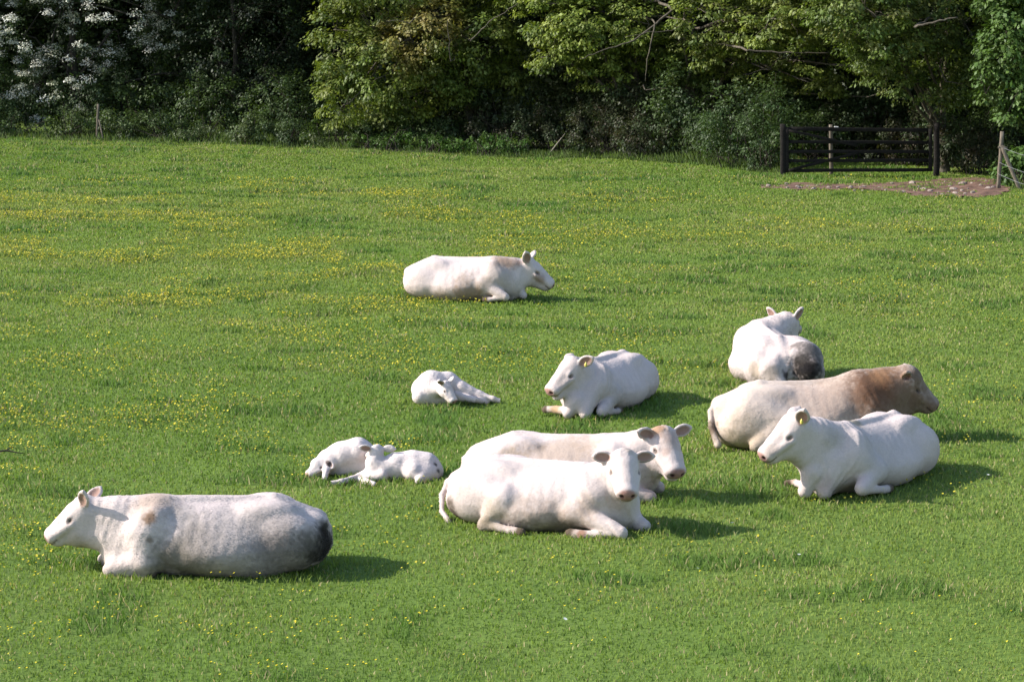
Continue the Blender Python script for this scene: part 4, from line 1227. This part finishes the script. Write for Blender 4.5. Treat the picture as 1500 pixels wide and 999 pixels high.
        for i in tags:
            cen, RR, el, hs = s.ears[i]
            pos = cen + RR[0] * el * 0.05 - np.array((0, 0, 1)) * 0.035 * hs + RR[2] * 0.03 * hs
            mesh_obj('ear_tag', tag_mesh(RR), root, pos)
        if coat:
            coat_mesh(V, Fc, c, s, root, hl, near_ear)
        return root
def coat_mesh(V, Fc, c, s, root, hl, near_ear):
    """short hair standing out from the hide, one tapered blade each"""
    rng = np.random.default_rng(s.seed + 500)
    A = V[Fc[:, 1]] - V[Fc[:, 0]]; B = V[Fc[:, 3]] - V[Fc[:, 0]]
    N = np.cross(A, B); N /= np.linalg.norm(N, axis=1)[:, None] + 1e-9
    cen = V[Fc].mean(1)
    ok = cen[:, 2] > 0.02
    ids = np.nonzero(ok)[0]
    n = int(len(ids) * 1.6)
    pick = rng.choice(ids, n)
    w = rng.random((n, 2, 1))
    f = Fc[pick]
    p = (V[f[:, 0]] * (1 - w[:, 0]) + V[f[:, 1]] * w[:, 0]) * (1 - w[:, 1]) + (V[f[:, 3]] * (1 - w[:, 0]) + V[f[:, 2]] * w[:, 0]) * w[:, 1]
    nn = N[pick]
    back = -s.R[0] * 0.8 + np.array((0, 0, -0.5))
    d = nn * 0.42 + back * 0.9 + rng.normal(0, 0.30, (n, 3))
    d /= np.linalg.norm(d, axis=1)[:, None]
    L = (0.006 + 0.007 * rng.random(n)) * (0.5 + 0.5 * s.k)
    h0 = near_ear[f[:, 0]] | ((hl[f[:, 0], 0] > 0.02) & (hl[f[:, 0], 0] < 0.56) & (np.abs(hl[f[:, 0], 1]) < 0.16) & (hl[f[:, 0], 2] > -0.28))
    L = np.where(h0, L * 0.45, L)[:, None]
    side = np.cross(d, nn); side /= np.linalg.norm(side, axis=1)[:, None] + 1e-9
    wd = 0.0030
    V3 = np.stack([p - side * wd - nn * 0.002, p + side * wd - nn * 0.002, p + d * L], 1).reshape(-1, 3)
    F3 = np.arange(n * 3).reshape(-1, 3)
    cc = c[f[:, 0]] * (0.95 + 0.15 * rng.random((n, 1)))
    me = np_mesh('coat', V3, F3, [M_COAT], np.repeat(cc, 3, 0), smooth=True)
    # the hair is lit like the hide it grows from
    vn = np.repeat(nn, 3, 0).astype(np.float32)
    me.normals_split_custom_set_from_vertices([tuple(x) for x in vn])
    mesh_obj('coat', me, root)
M_COAT = leaf_material('cow_hair', 0.12, 0.8, 0.1, tint=None)
def tag_mesh(RR):
    # rounded plate with a neck, 2.5 mm thick, facing the way the ear opens
    out = [(x * 0.62, y * 0.62) for x, y in [(-.026, .02), (-.026, -.03), (-.018, -.04), (.018, -.04), (.026, -.03), (.026, .02), (.010, .032), (.008, .05), (-.008, .05), (-.010, .032)]]
    fw = unit(RR[2] * np.array((1, 1, 0.2))); up = np.array((0, 0, 1.0)); up = unit(up - fw * np.dot(up, fw)); sd = np.cross(up, fw)
    V = [sd * x + up * y + fw * t for t in (0.0015, -0.0015) for x, y in out]
    n = len(out)
    sides = [(i, (i + 1) % n, n + (i + 1) % n, n + i) for i in range(n)]
    return np_mesh('ear_tag', np.array(V), [np.array([range(n)])[:, ::-1], np.array([range(n, 2 * n)]), np.array(sides)], [M_TAG])
# ------------------------------------------------------------------ the herd
BROWN = (0.42, 0.27, 0.16); DUNG_SHADE = (0.020, 0.015, 0.012); TAN = (0.60, 0.42, 0.29); GREYISH = (0.45, 0.40, 0.36)
def herd():
    # --- front left, lying in profile, facing left
    c = Cow(319, 833, 188, 1.0, 0.90, seed=1, box=1.75)
    poll = c.P(120, 731, -0.12); muz = c.P(61, 780, -0.14)
    c.neck(poll, muz, rb=0.25, rp=0.12)
    c.head(poll, muz, ears=((0.55, -0.55, 0.60), (0.6, -0.75, 0.05)), ear_open=((-0.5, -1, 0.0), (-0.5, -1, 0)))
    c.ell((-0.35, 0.30, 0.14), (0.22, 0.14, 0.16), k_=0.1)
    c.fore(1, elbow=(0.62, 0.27, 0.16), knee=(0.93, 0.22, 0.07), fet=(0.66, 0.30, 0.03), hoof=(0.58, 0.30, 0.03))
    c.fore(-1, knee=(0.98, 0.16, 0.07))
    c.chain([(c.P(192, 785, -0.10), 30), (c.P(182, 818, -0.16), 22), (c.P(196, 828, -0.20), 15)], 0.12)
    c.mark(225, 735, 36, TAN, 0.6, 7); c.mark(219, 760, 11, (0.30, 0.18, 0.11), 0.9, 16); c.mark(219, 791, 7, (0.30, 0.22, 0.17), 0.8, 16)
    c.mark(268, 820, 36, (0.08, 0.07, 0.045), 0.9, 6, (0.8, 1, 1)); c.mark(280, 790, 40, (0.34, 0.29, 0.25), 0.6, 6)
    c.mark(262, 750, 24, (0.50, 0.44, 0.40), 0.55, 8); c.mark(340, 820, 70, (0.36, 0.31, 0.27), 0.55, 6, (0.6, 1, 1.2)); c.mark(400, 790, 70, (0.42, 0.36, 0.33), 0.5, 6)  # greyish brown flank: coat mottling with its shade painted in
    c.mark(425, 815, 45, (0.22, 0.18, 0.16), 0.7, 7, (0.7, 1, 1)); c.mark(340, 765, 40, (0.52, 0.46, 0.43), 0.4, 9)
    c.mark(112, 795, 22, (0.60, 0.48, 0.38), 0.6, 8)
    c.mark(458, 803, 34, (0.14, 0.12, 0.10), 0.8); c.mark(476, 790, 30, (0.05, 0.04, 0.035), 0.9); c.mark(480, 800, 26, DUNG_SHADE, 0.95); c.mark(476, 772, 14, DUNG_SHADE, 0.8); c.mark(462, 815, 18, DUNG_SHADE, 0.8)
    c.build('large mottled white cow with dung stained rump lying in front at the left, facing left', group='white cattle lying in the pasture', belly=0.6)

    # --- front middle, head turned to the camera
    c = Cow(797, 767, -26, 0.98, 0.90, seed=2, box=1.75)
    poll = c.P(914, 663, -0.50); muz = c.P(920, 721, -0.84)
    c.neck(poll, muz, base=(0.55, 0, 0.44), rb=0.24, rp=0.12)
    c.head(poll, muz, ears=((1, -0.05, -0.02), (1, -0.05, 0.02)), ear_len=0.20, ear_open=((0.2, -1, -0.1), (-0.2, -1, -0.1)))
    c.hind(-1, stifle=(-0.24, 0.40, 0.34), hock=(-0.40, 0.50, 0.07), fet=(-0.10, 0.53, 0.045), hoof=(0.02, 0.54, 0.04), hip=(-0.62, 0.24, 0.40))
    c.fore(-1, elbow=(0.48, 0.30, 0.26), knee=(0.97, 0.36, 0.10), fet=(0.62, 0.42, 0.05), hoof=(0.47, 0.42, 0.05))
    c.fore(1, elbow=(0.66, 0.16, 0.24), knee=(1.04, 0.02, 0.09), fet=(0.80, 0.06, 0.04), hoof=(0.7, 0.06, 0.04))
    c.tail([c.L((-0.93, 0, 0.46)), c.L((-1.00, -0.08, 0.38)), c.L((-1.025, -0.17, 0.25)), c.L((-0.97, -0.28, 0.10)), c.L((-0.84, -0.38, 0.03))], 0.036, 0.024, 0.036)
    c.mark(664, 750, 14, (0.13, 0.09, 0.06), 0.9, 9, (1, 1, 0.5)); c.mark(720, 755, 26, (0.50, 0.40, 0.26), 0.55, 9); c.mark(700, 775, 30, (0.30, 0.22, 0.13), 0.6, 9, (0.6, 1, 1.3))
    c.mark(800, 760, 45, (0.40, 0.28, 0.20), 0.6, 6, (0.7, 1, 1.2)); c.mark(860, 745, 22, (0.48, 0.34, 0.25), 0.5, 8); c.mark(762, 735, 18, (0.52, 0.42, 0.36), 0.5, 9)
    c.mark(820, 778, 36, (0.12, 0.09, 0.06), 0.7, 8, (0.7, 1, 1.4))  # brown underside marks: belly dirt together with painted shade
    c.mark(922, 658, 11, (0.50, 0.37, 0.24), 0.5, 20); c.mark(905, 735, 16, (0.50, 0.38, 0.28), 0.5, 10); c.mark(852, 783, 9, (0.36, 0.17, 0.10), 0.8, 9)
    c.mark(945, 676, 9, (0.30, 0.22, 0.17), 0.5, 9); c.folds = 0.004
    c.build('white cow lying front centre, its face turned to the camera, one hind hoof out', muz_from=0.452, group='white cattle lying in the pasture', belly=0.25)

    # --- behind it, long back and head over the first cow's shoulder
    c = Cow(824, 724, -13, 1.0, 0.88, seed=3, box=1.75)
    poll = c.P(973, 630, -0.34); muz = c.P(996, 690, -0.66)
    c.neck(poll, muz, rb=0.24, rp=0.13)
    c.head(poll, muz, ears=((1, -0.1, 0.28), (1, -0.05, 0.40)), ear_len=0.20, jaw=0.025, ear_open=((0.3, -1, -0.1), (-0.1, -1, -0.1)))
    c.fore(1); c.fore(-1)
    c.tail([c.L((-0.93, 0, 0.46)), c.L((-1.0, -0.04, 0.38)), c.L((-1.02, -0.10, 0.24)), c.L((-0.99, -0.14, 0.10))], 0.035, 0.02, 0.035)
    c.mark(682, 693, 12, (0.34, 0.18, 0.07), 0.85, 9); c.mark(750, 668, 18, (0.50, 0.38, 0.26), 0.65, 9, (0.7, 1, 1.4)); c.mark(820, 662, 40, (0.56, 0.40, 0.27), 0.55, 10, (0.6, 1, 1.6)); c.mark(792, 655, 8, (0.45, 0.34, 0.26), 0.6, 12)
    c.mark(860, 648, 24, (0.60, 0.44, 0.32), 0.4, 12); c.mark(962, 628, 14, (0.52, 0.28, 0.14), 0.85, 12); c.mark(984, 640, 20, (0.48, 0.34, 0.28), 0.65, 9); c.mark(975, 660, 9, (0.42, 0.26, 0.20), 0.5, 12)
    c.mark(955, 718, 18, (0.55, 0.36, 0.32), 0.5, 9); c.mark(950, 690, 12, (0.50, 0.40, 0.26), 0.5, 9)
    c.build('cream white cow with ginger poll lying behind the front centre cow, mouth open', muz_from=0.452, group='white cattle lying in the pasture')

    # --- far middle
    c = Cow(680, 437, -17, 1.0, 0.93, h=0.018, seed=4, box=1.75)
    poll = c.P(776, 380, -0.12); muz = c.P(815, 413, -0.10)
    c.neck(poll, muz, rb=0.25, rp=0.12)
    c.head(poll, muz, ears=((0.6, 0.0, 0.8), (0.65, -0.75, 0.55)), ear_len=0.22)
    c.fore(-1, elbow=(0.42, 0.30, 0.30), knee=(0.80, 0.36, 0.10), fet=(0.55, 0.40, 0.05), hoof=(0.48, 0.40, 0.05))
    c.chain([(c.P(718, 415, -0.22), 16), (c.P(722, 434, -0.26), 11)], 0.10)
    c.fore(1, knee=(0.98, 0.02, 0.09))
    c.mark(742, 385, 20, (0.36, 0.22, 0.14), 0.85, 9, (0.8, 1, 1.8)); c.mark(685, 430, 22, (0.38, 0.25, 0.15), 0.8, 8, (0.9, 1, 0.8)); c.mark(650, 436, 18, (0.45, 0.33, 0.22), 0.6, 8)
    c.mark(735, 405, 26, (0.56, 0.46, 0.40), 0.6, 7); c.mark(790, 408, 12, (0.42, 0.27, 0.20), 0.7, 9); c.mark(712, 412, 10, (0.50, 0.40, 0.32), 0.6, 9)
    c.build('white cow lying alone farthest from the camera, in profile facing right', group='white cattle lying in the pasture', belly=0.35)

    # --- mid, facing left with open mouth
    c = Cow(886, 597, 241, 0.93, 0.94, seed=5, box=1.7, kw=0.94)
    poll = c.P(836, 527, -0.72); muz = c.P(799, 569, -0.94)
    c.neck(poll, muz, rb=0.26, rp=0.14)
    c.head(poll, muz, ears=((0.9, -0.65, 0.12), (0.7, -0.95, -0.3)), ear_len=0.22, jaw=0.04, ear_open=((0.3, -1, 0.1), 1.0))
    c.chain([(c.L((0.60, -0.20, 0.34)), 15), (c.P(842, 588, -0.80), 11), (c.G(832, 605, 0.07), 8)], 0.08)
    c.chain([(c.G(834, 602, 0.07), 6.5), (c.G(815, 600, 0.05), 5), (c.G(799, 600, 0.04), 5)], 0.02)
    c.hooves.append(c.G(797, 600, 0.04))
    c.chain([(c.P(864, 578, -0.70), 15), (c.G(857, 606, 0.07), 8)], 0.09)
    c.fore(1, elbow=(0.42, 0.32, 0.24), knee=(0.80, 0.36, 0.09), fet=(0.50, 0.42, 0.05), hoof=(0.4, 0.42, 0.05))
    c.mark(812, 601, 14, (0.50, 0.30, 0.14), 0.8, 9); c.mark(880, 560, 50, (0.62, 0.55, 0.52), 0.4, 7); c.mark(905, 590, 26, (0.50, 0.42, 0.36), 0.5, 9); c.mark(825, 562, 12, (0.60, 0.48, 0.42), 0.5, 9)  # the broad grey flank patch is painted shade
    c.folds = 0.003
    c.build('white cow with open mouth lying right of the curled calf, head turned left', group='white cattle lying in the pasture', tags=(0,), belly=0.2)

    # --- right, front, facing left with yellow tag
    c = Cow(1268, 711, 230, 1.0, 0.94, seed=6, box=1.75, kw=0.93)
    poll = c.P(1161, 611, -0.78); muz = c.P(1109, 662, -0.92)
    c.neck(poll, muz, rb=0.26, rp=0.145)
    c.head(poll, muz, ears=((0.75, -0.35, 0.75), (0.7, -0.95, -0.2)), ear_open=((-0.2, -1, 0.1), 1.0), ear_len=0.23)
    c.chain([(c.L((0.62, -0.20, 0.36)), 20), (c.P(1190, 692, -0.75), 13), (c.G(1179, 719, 0.07), 10)], 0.07)
    c.chain([(c.G(1180, 712, 0.07), 7), (c.G(1165, 707, 0.05), 5), (c.G(1153, 708, 0.04), 5)], 0.02)
    c.hooves.append(c.G(1151, 708, 0.04))
    c.chain([(c.P(1218, 680, -0.65), 24), (c.G(1208, 720, 0.07), 11)], 0.06)
    c.fore(1, elbow=(0.40, 0.34, 0.24), knee=(0.72, 0.40, 0.11), fet=(0.42, 0.46, 0.06), hoof=(0.3, 0.46, 0.05))
    c.mark(1252, 618, 13, (0.42, 0.34, 0.22), 0.75, 12, (0.8, 1, 1)); c.mark(1222, 640, 18, (0.56, 0.50, 0.47), 0.5, 12); c.mark(1240, 715, 16, (0.46, 0.34, 0.22), 0.65, 9); c.mark(1210, 712, 16, (0.60, 0.44, 0.40), 0.5, 8)
    c.mark(1290, 670, 55, (0.62, 0.56, 0.54), 0.4, 7); c.mark(1350, 715, 24, (0.45, 0.40, 0.34), 0.5, 8); c.mark(1130, 660, 12, (0.45, 0.36, 0.28), 0.5, 9); c.mark(1158, 706, 9, (0.44, 0.30, 0.20), 0.7, 9)  # the widest patch greys the flank as painted shade
    c.folds = 0.003
    c.build('white cow with yellow ear tag lying in front of the tan one, facing left', group='white cattle lying in the pasture', tags=(0,), belly=0.25)

    # --- tan bull behind it, facing right
    TR = [(x, zt + (0.07 if 0.25 < x < 0.9 else 0), zb, w, yc) for x, zt, zb, w, yc in TRUNK]
    c = Cow(1182, 648, 3, 1.09, 0.93, seed=7, box=1.75, base=(0.49, 0.40, 0.345), trunk=TR)
    poll = c.P(1331, 545, 0.05); muz = c.P(1379, 590, 0.02)
    c.neck(poll, muz, base=(0.60, 0, 0.50), rb=0.30, rp=0.17)
    c.head(poll, muz, ears=((0.9, -0.3, 0.4), (0.8, -0.35, 0.3)), ear_len=0.18)
    c.fore(-1); c.fore(1); c.hind(-1)
    c.tail([c.L((-0.93, 0, 0.48)), c.L((-1.0, -0.08, 0.39)), c.L((-1.01, -0.18, 0.24)), c.L((-0.95, -0.28, 0.06))], 0.036, 0.026, 0.038)
    c.mark(1230, 580, 65, (0.44, 0.31, 0.24), 0.7, 6); c.mark(1310, 575, 64, (0.27, 0.155, 0.10), 0.95, 3); c.mark(1325, 600, 30, (0.30, 0.20, 0.14), 0.85, 6); c.mark(1275, 562, 40, (0.18, 0.085, 0.045), 0.9, 7)
    c.mark(1180, 595, 60, (0.66, 0.50, 0.42), 0.5, 4); c.mark(1041, 633, 12, (0.20, 0.13, 0.08), 0.85, 9, (1, 1, 0.5)); c.mark(1090, 650, 40, (0.50, 0.38, 0.24), 0.5, 7)
    c.mark(1292, 546, 22, (0.34, 0.18, 0.09), 0.7, 8)
    c.build('big tan bull with brown curly neck lying behind the ear tagged cow, facing right', cat='bull', name='lying_bull', group='white cattle lying in the pasture', headtint=((0.13, 0.082, 0.054), 0.95), belly=0.3)  # head tint: brown hair, darkened further to paint in its shade

    # --- seen from behind
    c = Cow(1126, 557, 97, 1.0, 0.92, h=0.016, seed=8, box=1.75, kw=1.0)
    poll = c.P(1151, 462, 0.72); muz = c.P(1163, 474, 1.20)
    c.neck(poll, muz, rb=0.26, rp=0.14, base=(0.55, -0.05, 0.5), throat=True)
    c.head(poll, muz, ears=((0.75, -0.2, 0.85), (0.50, -0.15, 0.85)), eyes=False, ear_len=0.18, ear_open=((-0.9, -0.5, 0.1), (1.0, -0.9, 0)))
    c.chain([(c.L((-0.55, -0.25, 0.38)), 32), (c.P(1178, 528, -0.75), 26), (c.P(1186, 545, -0.95), 22)], 0.08)
    c.chain([(c.P(1130, 545, -0.95), 20), (c.P(1140, 562, -1.05), 14)], 0.06)
    c.tail([c.L((-0.90, -0.1, 0.55)), c.P(1153, 540, -0.98), c.P(1146, 562, -1.1)], 0.035, 0.025, 0.04)
    c.mark(1183, 540, 22, DUNG_SHADE, 0.97, 8); c.mark(1172, 528, 14, DUNG_SHADE, 0.9, 8); c.mark(1195, 545, 22, (0.045, 0.038, 0.034), 0.9, 8); c.mark(1192, 516, 26, (0.11, 0.095, 0.085), 0.85, 9); c.mark(1168, 505, 12, (0.15, 0.125, 0.115), 0.7, 9); c.mark(1180, 542, 20, DUNG_SHADE, 0.95, 8)  # thigh: dung plus shade painted into the hide colour
    c.mark(1152, 550, 9, (0.06, 0.045, 0.04), 0.9, 8); c.mark(1106, 542, 16, (0.40, 0.31, 0.20), 0.65, 12); c.mark(1130, 545, 14, (0.42, 0.33, 0.24), 0.6, 12); c.mark(1090, 562, 20, (0.42, 0.34, 0.20), 0.65, 12)
    c.build('white cow seen from behind at the back right, one thigh black with dung and painted shade', group='white cattle lying in the pasture', belly=0.5)

    # --- calves
    k = 0.5; CALF = (0.60, 0.515, 0.49)
    c = Cow(637, 590, 200, k, 1.0, h=0.010, box=1.6, seed=9, trunk=False, bumps=False, base=CALF)
    c.chain([(c.P(622, 571, 0.10), 20), (c.P(632, 563, 0.05), 20), (c.P(655, 563, 0.12), 18), (c.P(676, 573, 0.08), 13)], 0.05)
    c.chain([(c.P(616, 580, -0.04), 13), (c.P(640, 583, 0.02), 12), (c.P(664, 586, 0.05), 8)], 0.05)
    c.chain([(c.P(676, 570, 0.06), 12), (c.P(702, 579, 0.02), 7), (c.P(722, 584, -0.03), 4), (c.G(736, 589, 0.03), 3.6)], 0.03)
    c.chain([(c.P(668, 580, -0.02), 8), (c.P(695, 585, -0.10), 4.5), (c.G(714, 589, 0.03), 3.6)], 0.02)
    poll = c.P(654, 560, -0.22); muz = c.P(669, 586, -0.32)
    c.chain([(c.P(632, 572, -0.02), 14), (poll + np.array((-0.01, 0.05, -0.06)), 9)], 0.05)
    c.head(poll, muz, hs=0.52, ears=((1, -0.5, 0.3), (1.0, -0.3, 0.75)), ear_len=0.24)
    c.mark(664, 568, 12, (0.55, 0.46, 0.40), 0.5, 12)  # grey painted over the calf's head as shade
    c.build('white calf curled up asleep left of the open mouthed cow, legs stretched right', name='curled_calf', cat='calf', group='white calves lying in the pasture', belly=0.25, earcol=(0.16, 0.09, 0.05))

    c = Cow(600, 701, 185, k, 1.0, h=0.010, box=1.6, seed=10, trunk=False, bumps=False, base=CALF)
    c.chain([(c.P(560, 688, 0.0), 15), (c.P(580, 684, 0.05), 21), (c.P(604, 683, 0.08), 23), (c.P(624, 685, 0.08), 22), (c.P(638, 691, 0.08), 12)], 0.05)
    c.chain([(c.P(606, 692, -0.10), 14), (c.P(630, 695, -0.04), 11), (c.G(612, 705, 0.03), 5)], 0.07)
    c.chain([(c.P(562, 690, -0.02), 15), (c.P(548, 678, 0.0), 12), (c.P(551, 662, 0.02), 9.5)], 0.05)
    c.chain([(c.P(545, 692, -0.02), 12), (c.P(527, 698, -0.02), 6), (c.G(500, 706, 0.03), 4), (c.G(476, 708, 0.025), 3.4)], 0.03)
    c.chain([(c.P(560, 697, -0.12), 8), (c.P(530, 703, -0.12), 5.5), (c.G(548, 709, 0.025), 4)], 0.03)
    poll = c.P(552, 653, 0.02); muz = c.P(540, 662, 0.22)
    c.head(poll, muz, hs=0.52, ears=((1.0, 0.0, 0.28), (1.0, -0.5, -0.25)), ear_len=0.25, ear_open=((-0.2, -1, -0.3), (0.3, 1, 0.2)), eyes=False)
    c.mark(638, 680, 4, (0.07, 0.05, 0.05), 0.9, 25); c.mark(642, 690, 5, (0.10, 0.08, 0.07), 0.85, 25)
    c.build('white calf with raised head and dung spotted rump, forelegs out to the left', name='lying_calf', cat='calf', group='white calves lying in the pasture', belly=0.3)

    c = Cow(508, 695, 190, k, 1.0, h=0.010, box=1.6, seed=11, trunk=False, bumps=False, base=CALF)
    c.chain([(c.P(543, 668, 0.1), 16), (c.P(524, 664, 0.08), 23), (c.P(500, 669, 0.06), 22), (c.P(481, 674, 0.05), 17)], 0.05)
    c.chain([(c.P(540, 684, 0.0), 13), (c.P(505, 688, 0.04), 12), (c.P(480, 684, 0.05), 12)], 0.06)
    c.chain([(c.P(485, 676, -0.05), 9), (c.P(478, 688, -0.13), 5), (c.G(475, 700, 0.03), 4.2)], 0.03)
    poll = c.P(473, 671, -0.04); muz = c.P(447, 692, -0.16)
    c.chain([(c.P(482, 676, 0.0), 15), (c.P(465, 681, -0.06), 11)], 0.05)
    c.head(poll, muz, hs=0.50, ears=((1.0, 0.1, -0.55), (1.0, -0.3, -0.2)), ear_len=0.22, ear_open=((0.1, -1, 0.3), 1.0))
    c.build('white calf with its head down on the grass behind the calf with raised head', name='sleeping_calf', cat='calf', group='white calves lying in the pasture', belly=0.2, earcol=(0.14, 0.09, 0.075))
herd()
